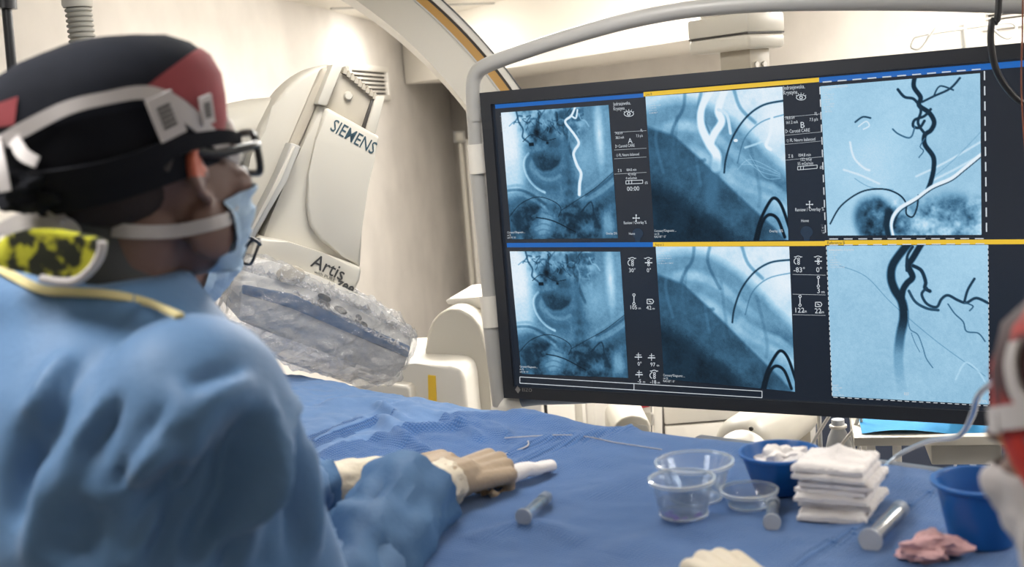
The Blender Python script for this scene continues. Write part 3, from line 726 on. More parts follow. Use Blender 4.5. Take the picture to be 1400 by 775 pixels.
def cicon(bx, by, k):                                          # C-arm, table and tube icons
    if k in (0, 3):
        E = [(bx + 4.2 * math.cos(a), by + 4.2 * math.sin(a)) for a in np.linspace(PI * .6, PI * 1.45, 8)]
        for a, b in zip(E, E[1:]): line(tx, a, b, 1.0)
    if k in (0, 1, 3):
        for yy in (-3, 0, 3):
            E = [(bx + 2 + 1.5 * math.cos(a), by + yy + 1.5 * math.sin(a)) for a in np.linspace(0, 2 * PI, 7)]
            for a, b in zip(E, E[1:]): line(tx, a, b, .8)
        line(tx, (bx - 4, by - 6), (bx - 1, by - 6), .9); line(tx, (bx + 4, by - 6), (bx + 7, by - 6), .9)
        E = [(bx + 1.5 + 3.4 * math.cos(a), by - 5 + 2.2 * math.sin(a)) for a in np.linspace(PI, 2 * PI, 7)]
        for a, b in zip(E, E[1:]): line(tx, a, b, .9)
    if k == 1: line(tx, (bx - 3, by), (bx + 7, by), 1.4)
    if k == 2:
        for yy in (-6, 6):
            E = [(bx + 1.8 * math.cos(a), by + yy + 1.8 * math.sin(a)) for a in np.linspace(0, 2 * PI, 7)]
            for a, b in zip(E, E[1:]): line(tx, a, b, .9)
        line(tx, (bx, by - 4), (bx, by + 4), 1.2)
    if k == 4:
        for a, b in (((-4, -3), (3, -3)), ((3, -3), (5, 0)), ((5, 0), (3, 3)), ((3, 3), (-4, 3)), ((-4, 3), (-4, -3)), ((-2, -1), (2, 1))): line(tx, (bx + a[0], by + a[1]), (bx + b[0], by + b[1]), 1.0)
    if k == 5: line(tx, (bx - 5, by), (bx + 5, by), 1.3); line(tx, (bx - 3, by - 3), (bx + 4, by - 3), .8); line(tx, (bx, by - 6), (bx, by + 4), .8)
for a in ((863, 359, 0), (885, 359, 1), (867, 409, 2), (889, 412, 4), (873, 488, 5), (891, 489, 5), (874, 512, 5), (893, 513, 3), (1090, 357, 0), (1117, 357, 1), (1119, 385, 2), (1094, 411, 2), (1119, 416, 4)): cicon(*a)
for y in (375, 402, 430): line(tx, (1084, y), (1129, y + 1), .4)
for x0, y0, n, wd in ((684, 157, 7, 16), (886, 136, 6, 34), (1124, 121, 10, 24), (699, 347, 6, 14), (898, 341, 6, 38), (1133, 340, 8, 26), (1137, 524, 5, 22), (1123, 306, 4, 9)):   # the rows of tiny patient lettering in the corners
    for k in range(n):
        s = ''.join(random.choice(('.', ':', '-', "'", '1', '0', 'l')) for _ in range(int(wd * (.5 + .5 * random.random()))))
        T(tx, s, x0 + k * .3, y0 + 3.2 + k * 3.3, 1.9)
T(tx, 'Jedrzejewska, Krystyna', 1124, 121.5, 3.0); T(tx, 'Jedrzejewska, Krystyna', 1133, 343, 3.0); T(tx, 'REF', 1236, 540, 3.4); T(tx, '80/30%', 1336, 550, 3.2)
obj('screen_lettering', tx, M_text, scr, smooth=False, angle=None)
for a in (('Live B', 883, 131, 3.6), ('Reference B', 1131, 334.3, 4.0), ('August 5', 896, 336, 3.4)):
    bm = bmesh.new(); T(bm, *a); obj('bar_lettering', bm, M_inkdark, scr, smooth=False, angle=None, kind='stuff')
for cx, cy, r in ((872, 319, 7.5), (1103, 317, 8.5)):
    bm = bmesh.new()
    flatq(bm, [(cx + r * math.cos(a), cy + r * .95 * math.sin(a)) for a in np.linspace(0, 2 * PI, 17)[:-1]], YS - .0008)
    flatq(bm, [(cx - r * .6, cy + 4), (cx + r * .6, cy + 4), (cx + r * .4, cy + 12), (cx - r * .4, cy + 12)], YS - .0007)
    obj('dim_lamp_icon', bm, M_uidim, scr, smooth=False, angle=None)
# maker's mark on the lower bezel
bm = bmesh.new()
x, z = MF.px(708, 532.5, -.0065)
for s in (.011, ):
    for dx, dz in ((-.004, 0), (.004, 0), (0, .005), (0, -.005)):
        vs = [bm.verts.new(MF.pt(x + dx + a * .0042, -.0068, z + dz + b * .0052)) for a, b in ((1, 0), (0, 1), (-1, 0), (0, -1))]; bm.faces.new(vs)
put_text(bm, 'EIZO', MF, x + .012, -.0068, z - .004, .0125, sx=1.1)
obj('maker_mark', bm, M_steel, mon, smooth=False, angle=None)
# bumper tube round the monitor
def mpt(px, py, y): x, z = MF.px(px, py, y); return MF.pt(x, y, z)
bump = obj('bumper_tube', tube([mpt(652, 215, .03), mpt(648, 150, .03), mpt(647, 118, .03), mpt(651, 101, .03), mpt(664, 90, .03), mpt(700, 76, .03), mpt(760, 56, .03), mpt(840, 33, .03), mpt(910, 18, .03), mpt(980, 9, .03), mpt(1060, 4, .03), mpt(1180, 2, .03), mpt(1300, 3, .03), mpt(1430, 8, .03), MF.pt(1.400, .03, .045), MF.pt(1.425, .03, -.02), MF.pt(1.428, .03, -.20), MF.pt(1.428, .03, -.76)], .0195, 16, sm=5), M_alu, mon)
obj('bumper_post', tube([mpt(653, 235, .03), mpt(670, 405, .03)], .0205, 16, sm=2), M_alu, bump)
obj('lower_post', tube([mpt(672, 440, .03), mpt(684, 554, .03)], [.0240, .0210], 16, sm=2), M_alu, bump)
obj('sleeve', tube([mpt(651.5, 197, .03), mpt(655, 237, .03)], .0240, 18, sm=2), M_white, bump)
obj('sleeve', tube([mpt(669, 404, .03), mpt(674, 446, .03)], .0265, 18, sm=2), M_white, bump)
obj('sleeve', tube([mpt(648.5, 150, .03), mpt(649.5, 166, .03)], .0215, 18, sm=2), M_alu, bump)
obj('elbow', tube([mpt(676, 563, .03), mpt(686, 560, .03), mpt(697, 553, .03), mpt(712, 548, .04)], [.016, .023, .024, .018], 16), M_white, bump)
obj('lower_tube', tube([mpt(708, 549, .04), mpt(740, 545, .05), mpt(800, 543, .07), mpt(860, 535, .09)], .0165, 14), M_greyblue, bump)
# ceiling-hung carriage that carries the monitor
sup = thing('monitor_suspension', (MF.pt(.62, .30, 0).x, MF.pt(.62, .30, 0).y, CEIL), 'cream boxed suspension head with screwed neck above the monitor', 'monitor mount')
SF = Frame(at(1022, 45, 2.95), (math.cos(math.radians(48)), -math.sin(math.radians(48)), 0), (0, 0, 1))
SF = Frame(at(1032, 95, 2.95), (math.cos(math.radians(38)), math.sin(math.radians(38)), 0), (0, 0, 1))
# x of SF runs to the right and away: the near corner of the box faces the camera
sc = 2.95 / FPX
obj('upper_cover', SF.box((0.035, .085, .115), (.145, .20, .050), .008), M_cream, sup)
obj('lower_cover', SF.box((0.035, .085, .070), (.145, .20, .038), .012, seg=3), M_cream, sup)
obj('cover_joint', SF.box((0.035, .085, .0895), (.141, .196, .004)), M_dark, sup)
obj('neck', SF.box((0.035, .06, -.03), (.075, .10, .18), .004), M_cream_d, sup)
for dx in (-.012, .018):
    o_ = SF.pt(.03 + dx, .0095, .012)
    obj('screw', lathe([(0, .004), (.0075, .004), (.0085, 0), (0, 0)], o_, 12, axis=-SF.y), M_steel, sup)
obj('ceiling_column', SF.box((0.035, .12, .14 + .20), (.08, .10, .42), .006), M_cream, sup)
obj('bracket', MF.box((.62, .11, -.12), (.30, .05, .22), .01), M_cream_d, sup)

# ------------------------------------------------------------------ X-ray C-arm with its detector
def cimg(dx, dy): return Rt * dx - Up * dy
cx_ = (cimg(.915, .40)).normalized() * math.cos(math.radians(22)) + Fw * math.sin(math.radians(22))
CF = Frame(at(440, 320, 2.62), cx_, cimg(.335, -.94))
base_pt = Vector((-1.30, 3.35, 0))
carm = thing('c_arm_detector', base_pt, 'tilted cream X-ray detector column with lettering, wrapped in clear plastic below', 'x-ray machine')
obj('column_body', CF.pxprism([(437, 141), (518, 187), (504, 250), (494, 310), (491, 368), (487, 392), (440, 375), (347, 340), (372, 292), (396, 236), (418, 190)], .004, .22, .010, 3), M_cream, carm)
obj('column_cover', CF.pxprism([(446, 146), (520, 187), (512, 220), (503, 258), (496, 305), (493, 366), (470, 352), (440, 330), (424, 308), (419, 280), (422, 238), (432, 192)], -.014, .01, .008, 3), M_cream, carm)
obj('lower_flare', CF.pxprism([(350, 322), (395, 331), (445, 347), (496, 366), (492, 385), (484, 401), (455, 394), (400, 378), (341, 352)], -.035, .22, .010, 3), M_cream, carm)
bm = bmesh.new()
x, z = CF.px(450, 177, -.0145); ang = math.atan2(-(205 - 177), 60)
x2, z2 = CF.px(509, 211, -.0145)
put_text(bm, 'SIEMENS', CF, x, -.0150, z, .0400, bold=.0002, fit=math.hypot(x2 - x, z2 - z) * .99, rot=math.atan2(z2 - z, x2 - x))
obj('maker_lettering', bm, M_ink, carm, smooth=False, angle=None)
bm = bmesh.new()
def dt(s, px, py, px2, py2, size, nat, b=0.0):
    x, z = CF.px(px, py, -.0355); x2, z2 = CF.px(px2, py2, -.0355)
    put_text(bm, s, CF, x, -.0365, z, size, bold=b, fit=math.hypot(x2 - x, z2 - z), rot=math.atan2(z2 - z, x2 - x))
dt('Artis', 424, 363, 467, 384, .043, 2.2, .0003); dt('with PURE', 429, 373, 457, 385, .0105, 4.9); dt('zee', 459, 391, 482, 402, .034, 1.65, .001)
obj('model_lettering', bm, M_inkdark, carm, smooth=False, angle=None)
# bellows top: base plate, two rails, round bolt
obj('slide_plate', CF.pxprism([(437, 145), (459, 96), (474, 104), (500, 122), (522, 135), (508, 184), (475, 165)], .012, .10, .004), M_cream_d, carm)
obj('slide_rail', CF.pxprism([(455, 87), (469, 91), (447, 145), (433, 142)], -.012, .10, .004), M_cream, carm)
obj('slide_rail', CF.pxprism([(514, 131), (527, 131), (514, 184), (500, 178)], -.004, .10, .004), M_cream, carm)
obj('slide_groove', CF.pxprism([(508, 136), (513, 136), (500, 177), (495, 174)], .004, .03, .001), M_dark, carm)
bm = bmesh.new()
for k in range(9):
    a = k / 9.0; px = 470 + (516 - 470) * a; py = 92 + (131 - 92) * a
    CF.pxprism([(px, py + 3), (px + 2.5, py - 1.5 + (k % 2)), (px + 5, py + 5), (px + 4, py + 10), (px - 1, py + 8)], .0, .09, 0, bm=bm)
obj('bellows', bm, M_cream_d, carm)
x, z = CF.px(476, 131, .01)
obj('bolt_cap', lathe([(0, .012), (.008, .011), (.0105, .004), (.0105, 0), (0, 0)], CF.pt(x, .014, z), 16, axis=-CF.y), M_cream, carm)
# big rounded shell behind the column (the end of the C)
obj('arm_shell', CF.pxprism([(463, 90), (448, 87), (432, 91), (410, 103), (390, 121), (372, 146), (356, 175), (343, 215), (334, 262), (326, 330), (345, 345), (358, 330), (388, 262), (420, 190), (448, 120)], .045, .20, .016, 3), M_cream, carm)
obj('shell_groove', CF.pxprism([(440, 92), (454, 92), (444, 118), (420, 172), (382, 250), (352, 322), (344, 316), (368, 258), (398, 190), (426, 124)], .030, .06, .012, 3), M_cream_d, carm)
obj('guide_rail', CF.pxprism([(398, 195), (412, 200), (392, 248), (344, 333), (334, 328), (380, 240)], -.040, .03, .004), M_grey, carm)
obj('guide_strip', CF.pxprism([(400, 199), (404, 200), (384, 246), (345, 318), (342, 315), (378, 246)], -.043, -.038, .001), M_cream, carm)
# detector head
head_o = [(330, 372), (342, 352), (372, 357), (430, 376), (468, 392), (510, 413), (548, 440), (563, 458), (564, 474), (552, 502), (541, 515), (520, 516), (440, 484), (326, 437)]
det = obj('detector_head', CF.pxprism(head_o, -.055, .34, .012, 3), M_white, carm)
obj('collision_band', CF.pxprism([(329, 396), (345, 393), (400, 413), (470, 445), (560, 484), (553, 503), (541, 516), (520, 517), (440, 486), (326, 438)], -.059, .344, .008), mat('detector_grey', (0.40, .40, .40), .45), carm)
obj('blue_band', CF.pxprism([(332, 389), (400, 402), (470, 433), (562, 474), (558, 490), (470, 452), (400, 422), (331, 402)], -.062, .346, .004), M_bluestripe, carm)
for px, py, a, b in ((444, 407, 9, 5), (443, 416, 9, 6), (466, 424, 9, 5), (491, 434, 4, 4), (498, 444, 5, 4), (489, 440, 3, 3)):
    obj('button', CF.pxprism([(px + a * math.cos(t), py + b * math.sin(t) + .35 * a * math.cos(t)) for t in np.linspace(0, 2 * PI, 13)[:-1]], -.060, -.054, .001), M_inkdark, carm)
obj('knob', CF.pxprism([(398 + 20 * math.cos(t), 376 + 13 * math.sin(t)) for t in np.linspace(0, 2 * PI, 20)[:-1]], -.062, -.05, .003, 2), M_cream_d, carm)
# C that carries the column back to its floor stand (mostly behind the surgeon)
Cpts = [CF.pt(-.02, .14, .22), CF.pt(-.20, .18, .16), CF.pt(-.36, .24, -.02), Vector((-1.22, 3.1, 1.35)), Vector((-1.30, 3.3, 1.0)), Vector((-1.30, 3.35, .55))]
obj('c_arm_curve', tube(Cpts, .075, 14, sm=6), M_cream, carm)
obj('stand_column', box((-1.30, 3.35, .35), (.34, .4, .7), None, None, .04), M_cream, carm)
# clear sterile wrap around the detector head
x0, x1 = CF.px(322, 400)[0], CF.px(566, 470)[0]
wrap = [(296, 458), (312, 428), (322, 400), (326, 366), (345, 353), (372, 358), (420, 380), (452, 395), (484, 407), (508, 412), (536, 430), (560, 444), (569, 462), (566, 482), (556, 506), (544, 521), (520, 524), (470, 517), (400, 498), (345, 478)]
me = voxel(CF.pxprism(wrap, -.085, .375, .0), .0095, 1)
P, Nn = coords(me), normals(me)
dsp = np.array([fbm(p, 16, 3) * .011 + abs(fbm(p + np.array((3.1, 0, 0)), 34, 3)) * .012 + fbm(p, 70, 2) * .004 for p in P])
setco(me, P + Nn * dsp[:, None])
wrap_t = link('plastic_wrap', me, M_film, None, True, 12, label='crinkled clear plastic bag pulled over the detector head', cat='plastic cover')
# the loose skirt of the bag hanging from the underside
sk = bmesh.new(); rows = []
for i in range(25):
    row = []
    for j in range(9):
        s, t = i / 24, j / 8
        top = (330 + (541 - 330) * s, 440 + (517 - 440) * s); bot = (292 + (500 - 292) * s, 462 + (532 - 462) * s)
        px, py = top[0] + (bot[0] - top[0]) * t, top[1] + (bot[1] - top[1]) * t
        y = -.066 + .05 * t + .012 * math.sin(s * 21 + t * 2) * t + .006 * math.sin(s * 53)
        a, b = CF.px(px, py, y); row.append(sk.verts.new(CF.pt(a, y, b)))
    rows.append(row)
for A, B2 in zip(rows, rows[1:]):
    for j in range(8): sk.faces.new((A[j], A[j + 1], B2[j + 1], B2[j]))
obj('hanging_skirt', sk, M_film2, wrap_t)

# crinkled gathers of the bag that stand up along its top edge
for q0, q1, hmax, y0, sd in (((448, 398), (570, 462), 15, -.06, 1), ((330, 366), (452, 402), 12, -.085, 5), ((400, 398), (560, 480), 9, -.10, 9), ((470, 405), (568, 456), 12, .10, 13)):
    ru = bmesh.new(); rows = []
    for i in range(71):
        s_, row = i / 70, []
        for j in range(6):
            t = j / 5
            px = q0[0] + (q1[0] - q0[0]) * s_ + 5 * fbm((i * .35, j * .8, sd), 1, 2); py = q0[1] + (q1[1] - q0[1]) * s_ + 3 - t * hmax * (.45 + .8 * abs(fbm((i * .30, sd, 0), 1, 3)) * 1.6)
            y = y0 + .014 * fbm((i * .5, j * .9, sd + 3), 1, 3)
            a, b = CF.px(px, py, y); row.append(ru.verts.new(CF.pt(a, y, b)))
        rows.append(row)
    for A, B2 in zip(rows, rows[1:]):
        for j in range(5): ru.faces.new((A[j], A[j + 1], B2[j + 1], B2[j]))
    obj('gather', ru, M_crinkle, wrap_t, angle=15)

# ------------------------------------------------------------------ arch of the second C-arm
AF = Frame(at(131, 526, 3.25), (1, 0, 0), (0, 0, 1))
s_ = 3.25 / FPX * 1.02
AF = Frame(at(131, 526, 3.25), Rt, Up)
def arc_band(r0, r1, y0, y1, a0=14, a1=63, n=40, bev=0.0):
    bm = bmesh.new(); rings = []
    for k in range(n + 1):
        a = math.radians(a0 + (a1 - a0) * k / n); c, s = math.cos(a), math.sin(a)
        rings.append([bm.verts.new(AF.pt(r * c, y, r * s)) for r, y in ((r0, y0), (r1, y0), (r1, y1), (r0, y1))])
    for A, B2 in zip(rings, rings[1:]):
        for j in range(4): bm.faces.new((A[j], A[(j + 1) % 4], B2[(j + 1) % 4], B2[j]))
    bm.faces.new(rings[0][::-1]); bm.faces.new(rings[-1])
    return bm
PXR = 3.25 / FPX
arch = thing('c_arm_arch', AF.pt(730 * PXR * math.cos(math.radians(63)), .05, 730 * PXR * math.sin(math.radians(63))), 'large cream curved C-arm arch with orange groove behind the monitor', 'x-ray machine')
obj('arch_side', arc_band(645 * PXR, 694 * PXR, -.02, .16), M_cream, arch, angle=30)
obj('arch_lip', arc_band(692.5 * PXR, 695 * PXR, -.024, .0), M_grey, arch, angle=30)
obj('orange_groove', arc_band(695 * PXR, 707 * PXR, .0, .14), M_orange, arch, angle=30)
obj('dark_groove', arc_band(706.5 * PXR, 711 * PXR, .004, .12), M_dark, arch, angle=30)
obj('outer_rim', arc_band(710.5 * PXR, 719 * PXR, -.008, .10), M_white, arch, angle=30)
obj('rim_seal', arc_band(718.8 * PXR, 720.8 * PXR, -.012, .09), M_black, arch, angle=30)
a = math.radians(62); tp = AF.pt(683 * PXR * math.cos(a), .07, 683 * PXR * math.sin(a))
obj('ceiling_hanger', box((tp.x, tp.y, (tp.z + CEIL) / 2), (.24, .2, CEIL - tp.z + .1), None, None, .02), M_cream, arch)

# ------------------------------------------------------------------ cream machine stand behind the drape
st = thing('machine_stand', (at(640, 520, 3.6).x, 3.6, 0), 'cream round topped floor stand with a yellow strip left of the monitor', 'machine')
F0 = Frame(at(620, 520, 3.45), (math.cos(math.radians(-14)), math.sin(math.radians(-14)), 0), (0, 0, 1))
zf = -F0.o.z
def pxf(pix): return [F0.px(*p) for p in pix]
r_ = pxf([(579, 480), (580, 462), (586, 443), (597, 430), (612, 423), (628, 424), (642, 432), (653, 446), (660, 464), (664, 490)])
obj('round_column', F0.prism(r_ + [(r_[-1][0], zf), (r_[0][0], zf)], .02, .40, .012, 3), M_cream, st)
obj('top_shelf', F0.pxprism([(609, 411), (614, 408), (655, 406), (690, 408), (690, 420), (640, 421), (612, 416)], .12, .40, .004), M_white, st)
r_ = pxf([(520, 488), (585, 485), (630, 487), (645, 491), (650, 503)])
obj('base_cover', F0.prism(r_ + [(r_[-1][0] + .01, zf), (r_[0][0], zf)], -.12, .30, .016, 3), M_white, st)
r_ = pxf([(500, 510), (560, 507), (582, 510), (585, 517)])
obj('foot_cover', F0.prism(r_ + [(r_[-1][0] + .005, zf), (r_[0][0], zf)], -.17, .1, .014, 3), M_white, st)
obj('yellow_strip', F0.pxprism([(585, 513), (595, 514), (597, 560), (586, 560)], -.126, -.115), M_yellow, st, smooth=False, angle=None)

# conduit on the wall by the corner
WF = Frame(L1 + RD * .15, RD, (0, 0, 1))
cd = thing('wall_conduit', at(637, 300, 8.6), 'pale conduit with a square box beside the monitor post', 'conduit')
Yc = 8.6
pc = at(634, 200, Yc); 
obj('pipe', tube([at(629, 190, Yc), (at(629, 190, Yc).x, Yc, 0.0)], .022, 10, sm=2), M_cream, cd)
obj('pipe', tube([at(638, 190, Yc), (at(638, 190, Yc).x, Yc, 0.0)], .020, 10, sm=2), M_white, cd)
obj('junction_box', box(at(628, 187, Yc - .05), (.085, .06, .085), None, None, .006), M_grey, cd)
obj('box_lid', box(at(628.5, 187, Yc - .09), (.055, .02, .06), None, None, .004), M_cream, cd)

# corrugated hose and dark arm at upper left
hz = thing('corrugated_hose', (at(108, 0, 2.6).x, 2.6, CEIL), 'grey ribbed hose with a pale collar above the surgeon', 'hose')
prof = []
hx, hy = at(108, 20, 2.6).x, 2.6
z0, z1 = 1.30, at(108, 9, 2.6).z
n = int((z1 - z0) / .011)
for k in range(n): prof += [(.024, z0 + k * .011), (.0285, z0 + k * .011 + .003), (.0285, z0 + k * .011 + .007), (.024, z0 + k * .011 + .010)]
obj('hose', lathe([(0, z0)] + prof + [(0, z1)], (hx, hy, 0), 20), mat('hose_grey', (0.33, .32, .28), .5), hz)
obj('collar', lathe([(0, z1 - .002), (.030, z1 - .002), (.033, z1 + .004), (.033, CEIL), (0, CEIL)], (hx, hy, 0), 24), M_cream, hz)
ar = thing('dark_arm', (at(8, 0, 2.2).x, 2.2, CEIL), 'dark slim support arm with a clamp at the upper left edge', 'support arm')
q0, q1 = at(8, 0, 2.2), at(18, 110, 2.2)
obj('arm_tube', tube([q0 + (q0 - q1) * (CEIL - q0.z) / (q0.z - q1.z), q0, q1, q1 + (q1 - q0) * 1.2], .009, 12, sm=2), M_black, ar)
obj('clamp', tube([at(6, -8, 2.2), at(7, 12, 2.2)], .021, 14, sm=2), M_black, ar)

# drip pole with wire hooks at the upper right
iv = thing('drip_pole', (at(1318, 60, 3.9).x, 3.9, 0), 'steel drip pole with bent wire hooks above the monitor', 'drip stand')
pT = at(1316, 36, 3.9)
obj('pole', tube([(pT.x, pT.y, 0), (pT.x, pT.y, pT.z)], .011, 12, sm=2), M_steel, iv)
obj('pole_cap', tube([at(1315.5, 34, 3.9), at(1318.5, 64, 3.9)], .014, 12, sm=2), M_grey, iv)
obj('hook', tube([at(1318, 39, 3.89), at(1290, 43, 3.87), at(1256, 49, 3.85), at(1247, 55, 3.85), at(1246, 64, 3.85), at(1254, 67, 3.85), at(1262, 61, 3.85), at(1278, 38, 3.85)], .0048, 8), M_grey, iv)
obj('hook', tube([at(1316, 39, 3.89), at(1345, 35, 3.9), at(1378, 31, 3.92), at(1388, 35, 3.92), at(1388, 45, 3.92), at(1378, 52, 3.92), at(1366, 47, 3.92), at(1350, 32, 3.92)], .0048, 8), M_grey, iv)
obj('foot', tube([(pT.x - .25, pT.y, .03), (pT.x + .25, pT.y, .03)], .02, 10, sm=2), M_steel, iv)
props(obj('black_cable', tube([Vector((at(1372, 0, 2.25).x, 2.25, CEIL)), at(1366, -10, 2.25), at(1356, 30, 2.25), at(1355, 62, 2.25), at(1362, 95, 2.25), at(1378, 122, 2.25), at(1402, 142, 2.25), at(1450, 150, 2.24), at(1490, 110, 2.23), at(1500, 20, 2.22), Vector((at(1500, 0, 2.22).x, 2.22, CEIL))], .0065, 10), M_black), 'thick black cable looping down over the monitor corner', 'cable')
props(obj('orange_cable', tube([Vector((at(1408, 0, 2.22).x, 2.22, CEIL)), at(1398, 30, 2.22), at(1397, 60, 2.22), at(1397, 140, 2.22), at(1406, 260, 2.22), at(1420, 420, 2.22), at(1430, 620, 2.22), Vector((at(1430, 620, 2.22).x, 2.22, 0.0))], .0016, 8), mat('orange_cable', (.20, .06, .03), .5)), 'thin orange brown cable at the right edge over the monitor', 'cable')

# ------------------------------------------------------------------ background seen under the monitor
def vslab(pix, Y, depth, yaw=0.0, bev=.004, bm=None):
    F = Frame(at(pix[0][0], pix[0][1], Y), (math.cos(math.radians(yaw)), math.sin(math.radians(yaw)), 0), (0, 0, 1))
    return F.pxprism(pix, 0, depth, bev, bm=bm)
cab = thing('drawer_cabinet', (at(960, 570, 4.4).x, 4.4, 0), 'cream drawer cabinet with dark gaps seen under the monitor', 'cabinet')
KF = Frame(at(908, 560, 4.25), (1, 0, 0), (0, 0, 1))
x0 = KF.px(907, 560)[0]; x1 = KF.px(1150, 560)[0]; zb = -KF.o.z
zt, zm, zn = KF.px(960, 520)[1], KF.px(960, 578)[1], KF.px(960, 592)[1]
obj('carcass', KF.prism([(x0, zb), (x1, zb), (x1, zt), (x0, zt)], .02, .5, .003), M_dark, cab)
def drawer(a, b, z0, z1): return obj('drawer', KF.prism([(a, z0), (b, z0), (b, z1), (a, z1)], 0, .03, .004), M_white, cab)
for z0, z1 in ((zm + .004, zt), (zm - .26, zm - .004), (zm - .54, zm - .268)): drawer(x0 + .004, x1, z0, z1)
wp = thing('white_post', (at(900, 570, 4.2).x, 4.2, 0), 'white upright post beside the drawer cabinet', 'post')
obj('post', vslab([(893, 500), (905, 500), (907, 760), (895, 760)], 4.2, .05), M_white, wp)
obj('catch', vslab([(889, 566), (894, 566), (894, 582), (889, 582)], 4.19, .03), M_steel, wp)
for x0_, x1_, lab in ((778, 788, 'narrow cream upright left of two under the monitor'), (793, 805, 'wider pale upright right of two under the monitor')):
    b0_, b1_ = onz(x0_, 700, .3), 0
    q = at(x0_, 560, 4.6)
    props(obj('upright', box((at((x0_ + x1_) / 2 + 8, 560, 4.6).x, 4.6, .55), ((x1_ - x0_) * 4.6 / FPX, .05, 1.1), None, None, .006), M_cream if x0_ == 778 else M_white), lab, 'post')
pn = obj('partition_wall', vslab([(740, 500), (893, 500), (893, 660), (740, 660)], 4.9, .04), M_white)
props(pn, 'plain pale panel standing behind the uprights under the monitor', 'partition')
pb = at(700, 560, 4.95)
sg = thing('notice', at(872, 556, 4.0), 'white notice with a red corner under the monitor edge', 'sign')
obj('sheet', vslab([(852, 540), (889, 540), (890, 564), (853, 565)], 4.0, .006, bev=0), M_white, sg)
obj('red_print', vslab([(862, 556), (888, 553), (888, 556), (868, 560)], 3.995, .003, bev=0), mat('red_print', (.45, .03, .05), .5), sg, smooth=False, angle=None)
obj('back_board', vslab([(852, 540), (889, 540), (893, 760), (860, 760)], 4.01, .02, bev=0), M_cream, sg)
ch = thing('cream_hood', (at(865, 580, 3.4).x, 3.4, 0), 'rounded cream hood with a grey hollow front behind the drape', 'equipment')
HF = Frame(at(866, 580, 3.35), (1, 0, 0), (0, 0, 1))
ho = [HF.px(*p) for p in ((837, 590), (842, 579), (852, 571), (864, 567), (876, 569), (886, 574), (890, 582), (892, 640), (838, 640))]
obj('hood', HF.prism(ho, 0, .25, .008, 3), M_cream, ch)
hi = [HF.px(*p) for p in ((843, 592), (850, 583), (862, 579), (884, 581), (888, 588), (888, 636), (843, 636))]
obj('hollow', HF.prism(hi, -.004, .02, .003), M_grey, ch)
obj('stem', box((HF.o.x, 3.47, .25), (.08, .1, .62)), M_cream, ch)
# rounded cream tube housing, right of it
th = thing('tube_housing', (at(1050, 590, 3.0).x, 3.0, 0), 'tilted rounded cream housing with a dark screw behind the blue bowl', 'equipment')
q0, q1 = at(1020, 606, 2.95), at(1085, 560, 3.25)
bm = capsule(None, q0, q1, .078, .075, 24)
obj('shell', bm, M_cream, th)
obj('front_cap', lathe([(0, .082), (.035, .076), (.062, .055), (.072, .03), (.074, .0), (0, 0)], q0 + (q0 - q1).normalized() * .012 + Vector((-.012, -.05, -.02)), 28, axis=(q0 - q1).normalized() + Vector((-.2, -.6, 0))), M_white, th)
obj('screw', capsule(None, at(1027, 586, 2.86), at(1027, 586, 2.87), .006), M_dark, th)
obj('stem', box((q1.x, q1.y + .02, q1.z / 2 - .03), (.08, .08, q1.z), None), M_cream_d, th)
# far right: dark trolley with cables, bottle, cyan cloth
nb = obj('navy_screen', vslab([(1118, 520), (1420, 520), (1420, 760), (1118, 760)], 4.0, .03), M_navy)
props(nb, 'dark navy panel behind the bottle and trolley', 'panel')
bo = thing('clear_bottle', at(1147, 612, 2.9), 'clear ribbed bottle between two white cables behind the gauze', 'bottle')
bz = onz(1147, 620, .80)
pB = at(1147, 612, 2.9)
obj('bottle_body', lathe([(0, -.06), (.030, -.06), (.033, -.03), (.033, .0), (.026, .03), (.017, .05), (.016, .075), (0, .075)], pB, 20), mat('frosted_plastic', (.50, .52, .55), .3), bo)
obj('neck_ring', lathe([(.017, .052), (.022, .054), (.022, .06), (.017, .062)], pB, 20), M_white, bo)
for k, dx in enumerate((-.042, .042)): obj('holder_post', tube([pB + Vector((dx, .02, -.07)), pB + Vector((dx, .02, .12))], .006, 8, sm=2), M_steel, bo)
tr = thing('trolley', (at(1260, 610, 2.9).x, 2.9, 0), 'pale framed trolley under a cyan cloth behind the large blue bowl', 'trolley')
tz = at(1260, 585, 2.8).z
TF = Frame(Vector((at(1190, 590, 2.75).x, 2.75, tz)), (math.cos(math.radians(-14)), math.sin(math.radians(-14)), 0), (0, 0, 1))
obj('shelf', TF.box((.16, .16, -.004), (.40, .36, .022), .003), M_cream, tr)
obj('shelf', TF.box((.16, .16, -.45), (.36, .34, .012), .003), M_grey, tr)
for dx in (0, .06, .33):
    obj('leg', TF.box((dx, .0, -tz / 2), (.020, .02, tz), .002), M_white, tr)
obj('leg', TF.box((.33, .32, -tz / 2), (.020, .02, tz), .002), M_white, tr)
obj('leg', TF.box((0, .32, -tz / 2), (.020, .02, tz), .002), M_white, tr)
obj('under_tray', TF.box((.22, .12, -.05), (.16, .2, .05), .004), M_grey, tr)
